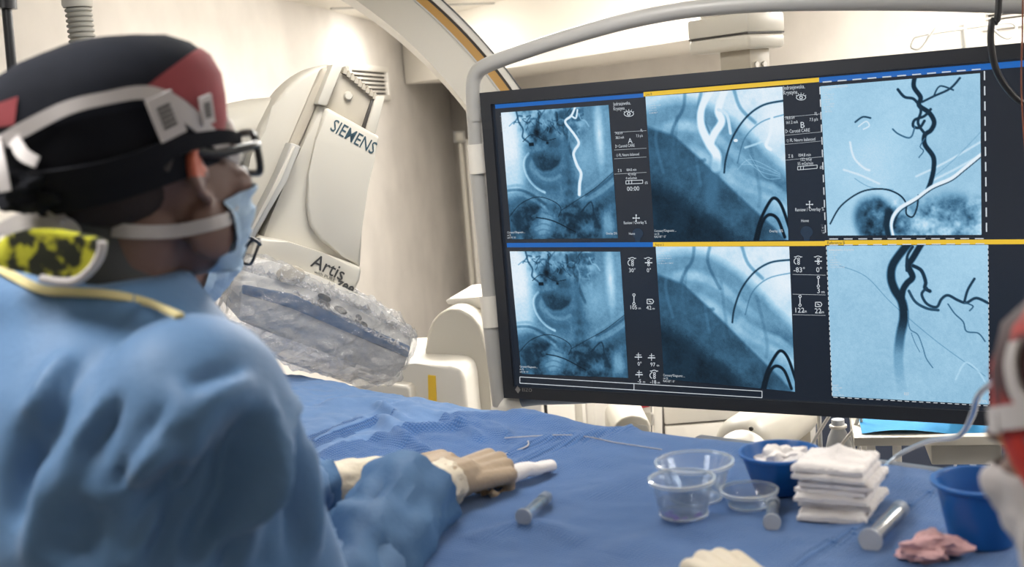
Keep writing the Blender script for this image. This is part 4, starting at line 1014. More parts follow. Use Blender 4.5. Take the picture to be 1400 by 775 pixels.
# cyan cloth over the trolley
bm = bmesh.new(); rows = []
for i in range(31):
    row = []
    for j in range(13):
        s, t = i / 30, j / 12
        zz = .016 + .010 * fbm((s * 3, t * 2, 5), 1.3) + .028 * max(0, math.sin(s * 3.1)) * (1 - t) * .4
        yy = .004 + .33 * t
        if t == 0: zz = .010 + .008 * math.sin(s * 7)
        row.append(bm.verts.new(TF.pt(-.02 + .40 * s, yy, zz)))
    rows.append(row)
for A, B2 in zip(rows, rows[1:]):
    for j in range(12): bm.faces.new((A[j], B2[j], B2[j + 1], A[j + 1]))
props(obj('cyan_cloth', bm, M_cyan), 'bright cyan cloth lying over the trolley top', 'cloth')
for pts, r, lab in (([(1134, 568), (1124, 584), (1112, 604), (1104, 625)], .0048, 'white cable slanting down left of the clear bottle'), ([(1176, 566), (1166, 588), (1152, 606), (1146, 622)], .0048, 'white cable slanting down right of the clear bottle'), ([(1178, 560), (1177, 590), (1171, 625)], .0035, 'pale thin cable hanging beside the dark navy panel'),
                    ([(1291, 570), (1294, 586), (1306, 602), (1311, 614), (1305, 640)], .004, 'thin pale cable hanging in front of the cyan cloth')):
    P = [at(a, b, 2.85) for a, b in pts]; P = [P[0] + (P[0] - P[1])] + P + [Vector((P[-1].x - .05, 2.85, P[-1].z - .2))]
    props(obj('white_cable', tube(P, r, 8), M_white), lab, 'cable')
pk = at(745, 545, 3.9)
props(obj('black_rod', tube([Vector((pk.x, 3.9, 0)), Vector((pk.x, 3.9, 1.2))], .006, 8, sm=2), M_black), 'thin black upright rod under the left part of the monitor', 'rod')

# ------------------------------------------------------------------ operating table and its drape
TA = Vector((.747, -.665, 0)).normalized(); TN = Vector((-TA.y, TA.x, 0)) * -1
TO = Vector((-.033, 2.177, 0)); TZ = 1.10
U0, U1, TW = -1.75, 1.25, .64
def tuv(p): d = Vector((p[0], p[1], 0)) - TO; return d.dot(TA), d.dot(TN)
def tpos(u, v, z): q = TO + TA * u + TN * v; return Vector((q.x, q.y, z))
tab = thing('operating_table', tpos(-.2, TW / 2, 0), 'operating table with a grey side rail, covered by the blue drape', 'table')
OF = Frame(tpos(0, 0, 0), TA, (0, 0, 1))      # OF.y runs away from the camera
obj('table_top', OF.box(((U0 + U1) / 2, -TW / 2, TZ - .055), (U1 - U0 - .06, TW - .06, .07), .015), M_grey, tab)
obj('table_column', OF.box((-.5, -TW / 2, .52), (.4, .35, .98), .03), M_cream, tab)
obj('table_foot', OF.box((-.5, -TW / 2, .03), (.9, .5, .06), .02), M_cream_d, tab)
obj('side_rail', OF.box((.72, .060, TZ - .030), (.66, .022, .030), .004), mat('rail_grey', (.22, .23, .26), .35, metal=.3), tab)
for u in (.45, .72, .98): obj('rail_block', OF.box((u, .035, TZ - .035), (.03, .05, .03), .002), M_grey, tab)
obj('pad_edge', OF.box((.8, .012, TZ - .035), (.5, .02, .03), .004), M_black, tab)

# drape: a grid laid over the top that turns down on both long sides
NU, NV = 420, 170
us = np.linspace(U0, U1, NU)
skirt_far, skirt_near = .16, .55
ws = np.concatenate([np.linspace(-skirt_far, 0, 22), np.linspace(0, TW, 110)[1:], np.linspace(TW, TW + skirt_near, 39)[1:]])
UU, WW = np.meshgrid(us, ws, indexing='ij')
rad = .018
def cross(wv):
    v = np.clip(wv, 0, TW); z = np.zeros_like(wv)
    o = np.maximum(-wv, 0); v = v - np.minimum(o, .018) * .8 - np.clip(o - .018, 0, 1) * .08; z = z - np.clip(o - .006, 0, 9)
    o = np.maximum(wv - TW, 0); v = v + np.minimum(o, .02) * .8 + np.clip(o - .02, 0, 1) * .12; z = z - np.clip(o - .006, 0, 9)
    return v, z
VV, ZZ = cross(WW)
Q = np.stack([UU.ravel(), WW.ravel(), np.zeros(UU.size)], 1)
def px_uv(pix):
    out = []
    for p in pix:
        q = onz(*p, TZ); u, v = tuv(q); out.append((u, v, 0.0))
    return out
hgt = np.zeros(UU.size)
def ridge(pix, wdt, amp, sharp=2.0, fade=True):
    global hgt
    P = px_uv(pix); P = [tuple(p) for p in catmull(P, 6)]
    d, t = seg_dist(Q, P)
    f = np.sin(np.clip(t, 0, 1) * PI) ** .5 if fade else 1
    hgt = hgt + 1.5 * amp * np.exp(-(d / wdt) ** sharp) * f
def hump(pu, pv, ru, rv, amp):
    global hgt
    hgt = hgt + amp * np.exp(-((Q[:, 0] - pu) / ru) ** 2 - ((Q[:, 1] - pv) / rv) ** 2)
# lying body under the drape, far left
hump(-1.15, .30, .42, .26, .10); hump(-.62, .16, .30, .20, .022)
for pix, wd, am in (([(440, 560), (520, 556), (600, 572), (690, 566)], .030, .010), ([(690, 566), (740, 574), (800, 590)], .030, .008), ([(430, 605), (480, 588), (520, 578), (560, 590), (640, 585), (700, 600)], .014, .012),
                    ([(520, 580), (560, 606), (600, 626)], .010, .010), ([(700, 640), (760, 616), (820, 598), (872, 587)], .012, .012), ([(690, 622), (740, 602), (800, 592)], .012, .009), ([(430, 630), (500, 600), (560, 610)], .02, .008),
                    ([(560, 580), (530, 566), (515, 560)], .008, .010), ([(600, 572), (640, 590), (660, 604)], .010, .007), ([(430, 560), (470, 546)], .006, -.006), ([(640, 575), (690, 590), (690, 606)], .012, .006),
                    ([(770, 690), (860, 655), (900, 640)], .03, .004), ([(840, 760), (900, 725), (960, 700)], .03, .004), ([(1000, 705), (1060, 740), (1000, 775)], .04, .003), ([(640, 740), (720, 720), (800, 740)], .02, .006), ([(690, 650), (620, 680), (560, 720)], .03, -.004)):
    ridge(pix, wd, am)
# edges of overlapping sheets: a step in height along a line
def step(pix, amp, wdt, side):
    global hgt
    P = px_uv(pix); P = [tuple(p) for p in catmull(P, 5)]
    d, t = seg_dist(Q, P); A = np.array(P)
    i = np.clip((t * (len(P) - 1)).astype(int), 0, len(P) - 2); a = A[i]; b = A[i + 1]
    s = np.sign((b[:, 0] - a[:, 0]) * (Q[:, 1] - a[:, 1]) - (b[:, 1] - a[:, 1]) * (Q[:, 0] - a[:, 0])) * side
    f = np.clip(np.minimum(t, 1 - t) * 8, 0, 1)
    hgt = hgt + amp * np.where(s > 0, np.exp(-(d / wdt)), 0) * f
step([(1300, 660), (1262, 684), (1190, 718), (1120, 752), (1070, 790)], .0075, .03, 1)
step([(872, 587), (820, 604), (760, 622), (700, 648)], .010, .04, -1)
step([(430, 600), (500, 570), (560, 560), (690, 563)], .006, .03, 1)
fine = np.array([fbm((u * 1.0, v * 1.0, 0), 7, 3) for u, v in zip(UU.ravel(), WW.ravel())])
fine2 = np.array([abs(fbm((u * 1.0 + 5, v * 1.6, 3), 13, 3)) for u, v in zip(UU.ravel(), WW.ravel())])
hgt = hgt + .0060 * fine - .007 * fine2 * np.clip((.35 - UU.ravel()) / .4, .15, 1)
skirtf = (np.clip(np.abs(WW - TW / 2) - TW / 2, 0, .1) / .1).ravel()
ptsw = []
O3, A3, N3 = np.array(TO), np.array(TA), np.array(TN)
side = np.where(WW.ravel() > TW / 2, 1, -1)
fold = (.022 * np.sin(UU.ravel() * 31 + 2 * np.sin(UU.ravel() * 7)) + .012 * fine) * skirtf
zz = ZZ.ravel() + np.maximum(hgt, -.004) * (1 - .6 * skirtf) + TZ
drop_r = np.clip((UU.ravel() - .42) / .05, 0, 1)                  # at the right end the far edge is tucked flat
V = O3 + UU.ravel()[:, None] * A3 + (VV.ravel() + side * fold * 1.0)[:, None] * N3
V[:, 2] = zz
me = bpy.data.meshes.new('surgical_drape')
nv = len(ws); idx = np.arange(NU * nv).reshape(NU, nv)
Fq = np.stack([idx[:-1, :-1], idx[1:, :-1], idx[1:, 1:], idx[:-1, 1:]], -1).reshape(-1, 4)
me.from_pydata(V.tolist(), [], Fq.tolist()); me.update()
uvl = me.uv_layers.new(name='UVMap')
li = np.empty(len(me.loops), dtype=np.int32); me.loops.foreach_get('vertex_index', li)
uvl.data.foreach_set('uv', np.stack([UU.ravel()[li], WW.ravel()[li]], 1).astype(np.float32).ravel())
me.materials.append(M_drape); me.materials.append(M_drape2)
# the smoother paler sheet beyond the line that runs along the lying body
lim = px_uv([(360, 640), (430, 604), (500, 572), (560, 562), (640, 566), (690, 566)])
lx = [p[0] for p in lim]; ly = [p[1] for p in lim]
fu, fw = UU[:-1, :-1].ravel(), WW[:-1, :-1].ravel()
o_ = np.argsort(lx)
ml = (fw < np.interp(fu, np.array(lx)[o_], np.array(ly)[o_], left=.6, right=-1)) & (fu < -.02)
me.polygons.foreach_set('material_index', ml.astype(np.int32))
drape = link('surgical_drape', me, None, None, True, label='large ribbed blue surgical drape spread over the operating table', cat='drape')
DBVH = bvh_of(me)
def ontab(px, py, up=0.0):
    l, n = hit(DBVH, px, py); return l + Vector((0, 0, up))

# ------------------------------------------------------------------ things on the drape
def ppm(p): return FPX / (Vector(p) - EYE).dot(Fw)       # pixels per metre at a point
def pot(name, base_px, rim_px_w, base_px_w, h, label, m, group=None, liquid=None, cat='cup', lip=.004, wall=.0014):
    p = ontab(*base_px, .0008); k = ppm(p)
    r1 = rim_px_w / 2 / k; r0 = base_px_w / 2 / k
    t = thing(name, p, label, cat, group)
    prof = [(0, .0), (r0 - .004, 0), (r0, .003), (r1 - .001, h - .006), (r1 + lip * .3, h - .004), (r1 + lip, h - .002), (r1 + lip, h + .001), (r1, h + .0015), (r1 - wall, h - .002), (r0 - wall, .004), (r0 - .005, .0015), (0, .0015)]
    obj('body', lathe(prof, p, 48), m, t)
    if m is M_clear:
        obj('rim', lathe([(r1 + .0005, h - .003), (r1 + lip * 1.05, h - .003), (r1 + lip * 1.1, h + .0012), (r1 + .0005, h + .0018), (r1 - .0004, h)], p, 48), M_rim, t)
        obj('base_ring', lathe([(r0 - .004, -.0001), (r0 + .0006, .0008), (r0 + .0010, .0035), (r0 - .001, .0040)], p, 48), M_rim, t)
    if liquid:
        rr = r0 + (r1 - r0) * liquid / h - wall - .0004
        obj('water', lathe([(0, .002), (r0 - wall - .005, .002), (r0 - wall - .001, .0045), (rr, liquid), (0, liquid)], p, 40), M_water, t)
    return t, p, r0, r1
pot('clear_cup', (952, 682), 100, 70, .054, 'largest empty clear cup, standing behind the cup of water', M_clear)
cup, pc, cr0, cr1 = pot('clear_cup', (935, 704), 84, 66, .050, 'clear cup holding a little water and violet residue, nearest the middle', M_clear, liquid=.020)
bm = bmesh.new()
for k in range(22):
    a = random.uniform(PI * .9, PI * 1.9); r = cr0 * random.uniform(.55, .93)
    ellip(bm, Matrix.Identity(4), pc + Vector((r * math.cos(a), r * math.sin(a), .0035)), (random.uniform(.002, .006), random.uniform(.002, .004), .0012), 8, 6)
obj('violet_residue', bm, mat('violet', (.10, .04, .22), .5), cup, kind='stuff')
pot('clear_dish', (1025, 692), 72, 56, .023, 'small shallow clear dish in front of the blue bowl', M_clear)
bowl, pb, br0, br1 = pot('blue_bowl', (1068, 670), 103, 72, .056, 'small deep blue bowl with white gauze inside', M_bowl, cat='bowl', wall=.002)
bowl2, pb2, b20, b21 = pot('blue_bowl', (1342, 742), 116, 84, .078, 'large deep blue bowl partly hidden by the red cap', M_bowl, cat='bowl', wall=.0025, lip=.006)
def crumple(c, sx, sy, sz, seed, sub=3, fold=.35):
    bm = bmesh.new(); bmesh.ops.create_icosphere(bm, subdivisions=sub + 1, radius=1.0)
    for v in bm.verts:
        n = fbm(v.co + Vector((seed, seed * 2, 0)), 1.5, 4)
        v.co = v.co * (1 + fold * n); v.co = Vector((v.co.x * sx, v.co.y * sy, v.co.z * sz)) + Vector(c)
    return bm
def pad(c, sx, sy, h, yaw, seed, peak=0.0, n=26, R=None):
    """a folded gauze swab: soft-edged slab with ruffled rim"""
    bm = bmesh.new()
    def P(i, j, top):
        s, t = i / n * 2 - 1, j / n * 2 - 1
        ed = max(abs(s), abs(t)); q = Vector((s * sx / 2, t * sy / 2, 0))
        wv = .0022 * fbm((s * 2 + seed, t * 2, top), 1.4, 3) + .0008 * fbm((s * 9 + seed, t * 9, top), 1.4, 2)
        z = (h if top else 0) * (1 - max(0, ed - .9) * 4) + (wv if top else wv * .4)
        z += (h * .25 if not top else 0) * max(0, ed - .9) * 10 * .5
        z += peak * max(0, 1 - math.hypot(s * 1.1, t - .3) / .9) ** 1.5 if top else 0
        q.x += .002 * fbm((t * 4, seed, 1), 1.3); q.y += .002 * fbm((s * 4, seed, 2), 1.3)
        q = Matrix.Rotation(yaw, 3, 'Z') @ Vector((q.x, q.y, z))
        if R is not None: q = R @ q
        return q + Vector(c)
    top = [[bm.verts.new(P(i, j, 1)) for j in range(n + 1)] for i in range(n + 1)]
    bot = [[bm.verts.new(P(i, j, 0)) for j in range(n + 1)] for i in range(n + 1)]
    for i in range(n):
        for j in range(n):
            bm.faces.new((top[i][j], top[i + 1][j], top[i + 1][j + 1], top[i][j + 1])); bm.faces.new((bot[i][j], bot[i][j + 1], bot[i + 1][j + 1], bot[i + 1][j]))
    for k in range(n):
        bm.faces.new((top[k][0], bot[k][0], bot[k + 1][0], top[k + 1][0])); bm.faces.new((top[k][n], top[k + 1][n], bot[k + 1][n], bot[k][n]))
        bm.faces.new((top[0][k], top[0][k + 1], bot[0][k + 1], bot[0][k])); bm.faces.new((top[n][k], bot[n][k], bot[n][k + 1], top[n][k + 1]))
    return bm
RT = lambda a, ax: Matrix.Rotation(math.radians(a), 3, ax)
props(obj('gauze_pad', pad(pb + Vector((-.020, -.002, .018)), .055, .05, .012, .3, 5, .012, R=RT(62, 'Y')), M_gauze), 'white gauze pad standing upright at the left in the small blue bowl', 'gauze')
props(obj('gauze_pad', crumple(pb + Vector((.004, -.004, .043)), .034, .026, .020, 3, fold=.6), M_gauze), 'crumpled white gauze in the middle of the small blue bowl', 'gauze')
props(obj('gauze_pad', pad(pb + Vector((.036, .002, .028)), .035, .04, .008, .1, 9, .0, R=RT(-62, 'Y')), M_gauze), 'white gauze corner at the right rim of the small blue bowl', 'gauze')
# stack of folded gauze
ps = ontab(1150, 697)
zc = 0.001; yaw0 = math.radians(-29)
hs = [.012, .011, .011, .010, .011, .010, .011]
for k, h in enumerate(hs):
    off = Vector((random.uniform(-.004, .004) + .002 * math.sin(k * 2), random.uniform(-.004, .004), 0))
    if k == 0: off += Vector((-.008, -.012, 0))
    lab = 'lowest white gauze pad of the stack beside the blue bowl' if k == 0 else 'topmost white gauze pad of the stack, peaked in the middle' if k == len(hs) - 1 else '%s white gauze pad from the bottom of the stack beside the blue bowl' % ('', 'second', 'third', 'fourth', 'fifth', 'sixth')[k]
    tp_ = k == len(hs) - 1
    props(obj('gauze_pad', pad(ps + off + Vector((0, 0, zc)), .094 + random.uniform(-.005, .004), .090 + random.uniform(-.004, .004), h, yaw0 + random.uniform(-.07, .07), k * 3.7, .014 if tp_ else .0), M_gauze), lab, 'gauze', 'gauze pads in the stack')
    zc += h - .0006
# syringes
def syringe(p0, p1, label, r=.0085, dark=True):
    a, b = ontab(*p0, r + .001), ontab(*p1, r + .001); d = (b - a).normalized(); L = (b - a).length
    t = thing('syringe', a, label, 'syringe')
    obj('barrel', lathe([(r * .55, 0), (r, .003), (r, L * .62), (r * 1.0, L * .62), (r * .9, L * .62), (r * .9, .004), (r * .5, .001)], a, 24, axis=d), M_clear, t)
    obj('fluid', lathe([(0, .005), (r * .86, .005), (r * .86, L * .45), (0, L * .45)], a, 20, axis=d), M_water, t)
    obj('flange', lathe([(0, 0), (r * 1.35, 0), (r * 1.35, .003), (0, .003)], a, 20, axis=d), mat('frosted_plastic', (.50, .52, .55), .3), t)
    obj('plunger_tip', lathe([(0, 0), (r * .86, 0), (r * .86, .010), (0, .012)], a + d * L * .47, 20, axis=d), M_black if dark else M_grey, t)
    obj('collar', lathe([(0, 0), (r * 1.05, 0), (r * 1.05, .018), (r * .5, .022), (r * .3, .034), (0, .034)], a + d * L * .62, 20, axis=d), M_greyblue if dark else mat('frosted_plastic', (.50, .52, .55), .3), t)
    return t
syringe((716, 716), (757, 680), 'syringe with dark tip lying below the gloved fist')
syringe((1056, 724), (1058, 686), 'syringe pointing away in front of the small clear dish', dark=False)
syringe((1190, 752), (1246, 692), 'clear syringe with blue grey end right of the gauze stack', r=.011)
# pink wet gauze, white roll, glove tip
p = ontab(1270, 762)
props(obj('pink_gauze', crumple(p + Vector((0, 0, .012)), .036, .026, .016, 8, fold=.6), M_pink), 'crumpled pink stained gauze beside the large blue bowl', 'gauze')
a, b = ontab(690, 668, .016), ontab(756, 645, .012)
bm = tube([a, a.lerp(b, .35) + Vector((0, 0, .004)), a.lerp(b, .7), b], [.016, .0145, .0125, .0095], 18, flat=.85)
for v in bm.verts: v.co += v.normal * 0 + Vector((0, 0, .0022 * fbm(v.co, 60, 2)))
props(obj('gauze_roll', bm, M_gauze), 'twisted white gauze roll pointing right from the gloved fist', 'gauze')
# thin wires and lines on the drape
def laid(pix, r, m, label, cat, up=.002):
    return props(obj(cat.replace(' ', '_'), tube([ontab(a, b, up) for a, b in pix], r, 8), m), label, cat)
laid([(690, 600), (760, 596), (800, 598), (840, 606), (880, 612), (905, 616)], .0009, M_strap, 'thin pale wire lying towards the clear cups', 'guide wire')
laid([(690, 622), (720, 612), (722, 604)], .0012, M_strap, 'short white line on the drape beside the gauze roll', 'suture line')
tb = [ontab(1205, 655, .01), at(1214, 634, 1.72), at(1235, 618, 1.75), at(1270, 603, 1.65), at(1310, 596, 1.5), at(1328, 570, 1.35), at(1338, 540, 1.25), at(1362, 521, 1.1), at(1400, 515, 1.0)]
props(obj('clear_tube', tube(tb, .0038, 10), mat('tube_plastic', (.42, .47, .55), .2, coat=.5)), 'thin clear tube arching from the gauze stack up to the right', 'tube')

# ------------------------------------------------------------------ people
def head_matrix(c, yaw, tilt):
    return Matrix.Translation(c) @ Matrix.Rotation(yaw, 4, 'Z') @ Matrix.Rotation(-tilt, 4, 'Y')
def head_shapes(bm, M, s=1.0):
    def e(c, r, u=22, v=16): return ellip(bm, M, tuple(a * s for a in c), tuple(a * s for a in r), u, v)
    e((-.012, 0, .035), (.098, .076, .092)); e((.030, 0, -.020), (.066, .064, .085)); e((.032, 0, -.080), (.048, .049, .038))
    e((.062, 0, -.098), (.020, .024, .018)); e((.062, 0, .036), (.038, .056, .030))
    e((.090, 0, -.016), (.014, .011, .026)); e((.097, 0, -.034), (.013, .014, .012))
    for sg in (-1, 1):
        e((.070, sg * .036, -.022), (.026, .024, .022)); e((.082, sg * .032, .018), (.014, .024, .009))
        e((.020, sg * .062, -.066), (.030, .012, .032))
        E = [(.018, .077, .032), (.004, .088, .027), (-.006, .092, .008), (-.001, .088, -.014), (.009, .081, -.026), (.018, .075, -.030)]
        for a, b in zip(E, E[1:]):
            capsule(bm, M @ (Vector((a[0], sg * a[1], a[2])) * s), M @ (Vector((b[0], sg * b[1], b[2])) * s), .0062 * s, .0058 * s, 10, 4)
        e((.006, sg * .079, .0), (.014, .006, .022), 12, 8); e((.018, sg * .076, -.004), (.006, .006, .010), 10, 8)
    e((.086, 0, -.066), (.012, .024, .010))
def person_body(head_M, neck0, fB, rB, sh_w, arms, floor=True, hip=None, s=1.0):
    """one continuous figure: head, neck, trunk, arms and legs grown together"""
    bm = bmesh.new()
    head_shapes(bm, head_M, s)
    hc = head_M @ Vector((-.028 * s, 0, -.055 * s))
    capsule(bm, hc, neck0, .053 * s, .058 * s)
    chest = neck0 + Vector((0, 0, -.22)); hip = hip or neck0 + Vector((0, 0, -.58))
    capsule(bm, neck0 + Vector((0, 0, -.05)), chest, .08, .13); capsule(bm, chest, hip, .13, .14)
    for sg in (-1, 1): capsule(bm, neck0 + Vector((0, 0, -.03)), neck0 + rB * sg * sh_w * .8 + Vector((0, 0, -.075)), .055, .058)
    for sg, el, wr in arms:
        sh = neck0 + rB * sg * sh_w + Vector((0, 0, -.085))
        capsule(bm, sh, el, .055, .042); capsule(bm, el, wr, .040, .026)
    if floor:
        for sg in (-1, 1):
            h = hip + rB * sg * .095; k = Vector((h.x + fB.x * .03, h.y + fB.y * .03, .50)); a = Vector((h.x, h.y, .09))
            capsule(bm, h, k, .080, .055); capsule(bm, k, a, .052, .036); capsule(bm, a - Vector((0, 0, .035)), a + fB * .17 - Vector((0, 0, .05)), .042, .030)
    return voxel(bm, .0058, 3)
def gown_mesh(neck0, fB, rB, rings, arms, vox=.0085, smooth=5):
    bm = bmesh.new(); R = []
    for z, a, b, off in rings:
        c = neck0 + fB * off; c = Vector((c.x, c.y, z))
        R.append([bm.verts.new(c + rB * a * math.copysign(abs(math.cos(t)) ** .85, math.cos(t)) + fB * b * math.copysign(abs(math.sin(t)) ** .85, math.sin(t))) for t in np.linspace(0, 2 * PI, 41)[:-1]])
    for A, B2 in zip(R, R[1:]):
        for k in range(40): bm.faces.new((A[k], A[(k + 1) % 40], B2[(k + 1) % 40], B2[k]))
    bm.faces.new(R[0][::-1]); bm.faces.new(R[-1])
    for pts, rr in arms:
        for i in range(len(pts) - 1): capsule(bm, pts[i], pts[i + 1], rr[i], rr[i + 1], 20, 6)
    return voxel(bm, vox, smooth)
def folds(me, lst, extra=.004, freq=6):
    b = bvh_of(me); P, Nn = coords(me), normals(me); D = np.zeros(len(P))
    for pix, wd, am in lst:
        L = []
        for a, c in pix:
            l, n = hit(b, a, c, 1.15); L.append(tuple(l))
        L = [tuple(p) for p in catmull(L, 4)]
        d, t = seg_dist(P, L)
        D += 1.45 * am * np.exp(-(d / wd) ** 2) * np.sin(np.clip(t * .96 + .02, 0, 1) * PI) ** .6
    D += np.array([fbm(p, freq, 3) for p in P]) * extra
    setco(me, P + Nn * D[:, None])
    return me
def hand_shapes(bm, wrist, fwd, up, side, curl, s=1.0, spread=.0, thumb_curl=.5, fingers=(1, 1, 1, 1)):
    """wrist -> knuckles along fwd; up = back of the hand; side = towards the thumb"""
    fwd, up, side = fwd.normalized(), up.normalized(), side.normalized()
    kn = []
    for i, (o, L) in enumerate(((.030, .092), (.010, .096), (-.010, .092), (-.028, .084))):
        k = wrist + (fwd * L + side * o + up * (.004 if i in (1, 2) else 0)) * s
        capsule(bm, wrist + (side * o * .55) * s, k, .0165 * s, .0125 * s, 12, 4); kn.append(k)
    lens = ((.040, .025, .020), (.045, .029, .021), (.041, .027, .021), (.032, .021, .018))
    for i, k in enumerate(kn):
        ang = 0; p = k
        d0 = (fwd + side * spread * (1.5 - i)).normalized()
        for j, L in enumerate(lens[i]):
            ang += curl[j] * (1 + .05 * i)
            d = d0 * math.cos(ang) - up * math.sin(ang)
            q = p + d * L * s
            capsule(bm, p, q, (.0098 - .0010 * j) * s, (.0092 - .0012 * j) * s, 12, 4); p = q
    p = wrist + (side * .026 + fwd * .022 - up * .008) * s
    d = (side * .75 + fwd * .75 - up * .25).normalized()
    capsule(bm, wrist + fwd * .01 * s, p, .016 * s, .015 * s, 12, 4)
    for j, L in enumerate((.040, .032, .026)):
        q = p + d * L * s; capsule(bm, p, q, (.0130 - .0015 * j) * s, (.0118 - .0018 * j) * s, 12, 4); p = q
        d = (d * (1 - .3 * thumb_curl) + fwd * .35 * thumb_curl - side * .28 * thumb_curl - up * .30 * thumb_curl).normalized()
def sleeve(p0, p1, r0, r1, seg=40, n=30, wob=.006, seed=1.0, flare=0.0, thick=.002, flat=1.0):
    """an open cloth tube with soft folds"""
    p0, p1 = Vector(p0), Vector(p1); d = (p1 - p0).normalized(); u = d.cross(Vector((0, 0, 1))).normalized(); v = u.cross(d)
    bm = bmesh.new(); R = []
    for lay in (0, 1):
        for i in range(n + 1) if lay == 0 else range(n, -1, -1):
            t = i / n; r = r0 + (r1 - r0) * t + flare * max(0, t - .75) * 4
            ring = []
            for k in range(seg):
                a = 2 * PI * k / seg
                f = wob * (fbm((math.cos(a) * 1.2 + seed, math.sin(a) * 1.2, t * 3.0), 1.5, 3) + .6 * math.sin(t * 16 + 2 * math.sin(a + seed)) * (1 - t) * .6)
                rr = r + f - (thick if lay else 0)
                ring.append(bm.verts.new(p0.lerp(p1, t) + u * math.cos(a) * rr + v * math.sin(a) * rr * flat))
            R.append(ring)
    for A, B2 in zip(R + [R[-1]], R[1:] + [R[0]]):
        if A is B2: continue
        for k in range(seg): bm.faces.new((A[k], A[(k + 1) % seg], B2[(k + 1) % seg], B2[k]))
    return bm
def cap_mesh(M, c, rings, n=48):
    bm = bmesh.new(); R = []
    for z, a, b, dx, dz in rings:
        ring = []
        for k in range(n):
            t = 2 * PI * k / n; x, y = math.cos(t) * a + c[0] + dx, math.sin(t) * b + c[1]
            zz = z + dz * math.cos(t)
            p = Vector((x, y, zz)); p += Vector((x - c[0], y, 0)).normalized() * .0055 * fbm((x * 1.0, y, zz), 13, 3)
            ring.append(bm.verts.new(M @ p))
        R.append(ring)
    for A, B2 in zip(R, R[1:]):
        for k in range(n): bm.faces.new((A[k], A[(k + 1) % n], B2[(k + 1) % n], B2[k]))
    bm.faces.new(R[-1])
    return bm
def mask_mesh(M, s=1.0, out=.006, za=-.122, zb=.0, az=1.25, nu=40, nv=26):
    """pleated face mask: a shell over nose, mouth and chin"""
    b2 = bmesh.new(); head_shapes(b2, M, s); me = done(b2, 'h'); bv = bvh_of(me); bpy.data.meshes.remove(me)
    bm = bmesh.new(); G = []
    for j in range(nv + 1):
        row = []; t = j / nv; z = za + (zb - za) * t
        for i in range(nu + 1):
            a = -az + 2 * az * i / nu
            o = Vector((.012, 0, z * s)); dd = Vector((math.cos(a), math.sin(a), 0))
            edge = abs(a) / az
            zz = z + .020 * (t - .5) * -1 * edge ** 2
            o.z = zz * s
            st = M @ (o + dd * .25); en = (M.to_3x3() @ -dd).normalized()
            l, nrm, ii, d = bv.ray_cast(st, en)
            r = (l - M @ o).length if l is not None else .06 * s
            r0 = (.089 - .016 * abs(math.sin(a)) ** 2 - .015 * abs(t - .7)) * (.74 + .26 * min(1, t * 1.7)) * s
            r = max(r, min(r0, .1 * s) * (1 - edge ** 3) + r * edge ** 3) + out
            r += .0028 * (((t * 4.0) % 1.0) - .5) * (1 - edge ** 4) + .002 * fbm((a * 2, t * 3, 1), 2, 3)
            row.append(bm.verts.new(M @ (o + dd * r)))
        G.append(row)
    for A, B2 in zip(G, G[1:]):
        for i in range(nu): bm.faces.new((A[i], A[i + 1], B2[i + 1], B2[i]))
    return bm
def glasses(M, s, m, parent, w=.026, h=.021, x=.112, z=.010, r=.0026, temple_r=.0028):
    rims = []
    for sg in (-1, 1):
        P = [M @ (Vector((x - .010 * abs(math.cos(t)) * (1 if math.cos(t) * sg > 0 else 0) ** 1, sg * .034 + math.copysign(abs(math.cos(t)) ** .7, math.cos(t)) * w, z + math.copysign(abs(math.sin(t)) ** .75, math.sin(t)) * h)) * s) for t in np.linspace(0, 2 * PI, 25)[:-1]]
        f = obj('glasses_rim', tube(P, r * s, 8, closed=True, sm=2), m, parent); rims.append(f)
        obj('temple', tube([M @ (Vector((x - .008, sg * .061, z + .010)) * s), M @ (Vector((x - .03, sg * .075, z + .010)) * s), M @ (Vector((.03, sg * .083, z + .010)) * s), M @ (Vector((-.012, sg * .086, z + .020)) * s), M @ (Vector((-.034, sg * .086, z + .004)) * s)], temple_r * s, 8), m, f)
    obj('bridge', tube([M @ (Vector((x, .009, z + .006)) * s), M @ (Vector((x + .004, 0, z + .009)) * s), M @ (Vector((x, -.009, z + .006)) * s)], r * s, 8), m, rims[0])
    return rims

# ---- the surgeon in front ------------------------------------------------------------
TH = math.radians(46)
HC = at(208, 240, 1.27)
HM = head_matrix(HC, TH, math.radians(5))
TB = math.radians(40)
fB = Vector((math.cos(TB), math.sin(TB), 0)); rB = Vector((math.sin(TB), -math.cos(TB), 0))
NK = at(148, 420, 1.25); NK = Vector((NK.x, NK.y, NK.z))
sur = thing('person', (NK.x, NK.y, 0), 'person in blue gown, black and red cap, seen from behind, operating', 'person')
EL = at(428, 880, 1.30); WR = at(622, 655, 1.65); MP = at(568, 672, 1.585)
ELl = at(350, 690, 1.56); WRl = at(540, 648, 1.73)
body = link('body', person_body(HM, NK, fB, rB, .175, [(1, EL, EL.lerp(WR, .72)), (-1, ELl, ELl.lerp(WRl, .35))]), M_skin, sur)
M_ear_glow = mat('backlit_ear_skin', (0.50, 0.12, 0.07), 0.5, sss=0.2)  # red glow of light through the ear, painted into the skin colour
body.data.materials.append(M_ear_glow)
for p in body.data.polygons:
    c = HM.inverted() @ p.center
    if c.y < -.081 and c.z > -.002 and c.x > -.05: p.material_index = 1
SH = NK + rB * .185 + Vector((0, 0, -.085))
zt = NK.z
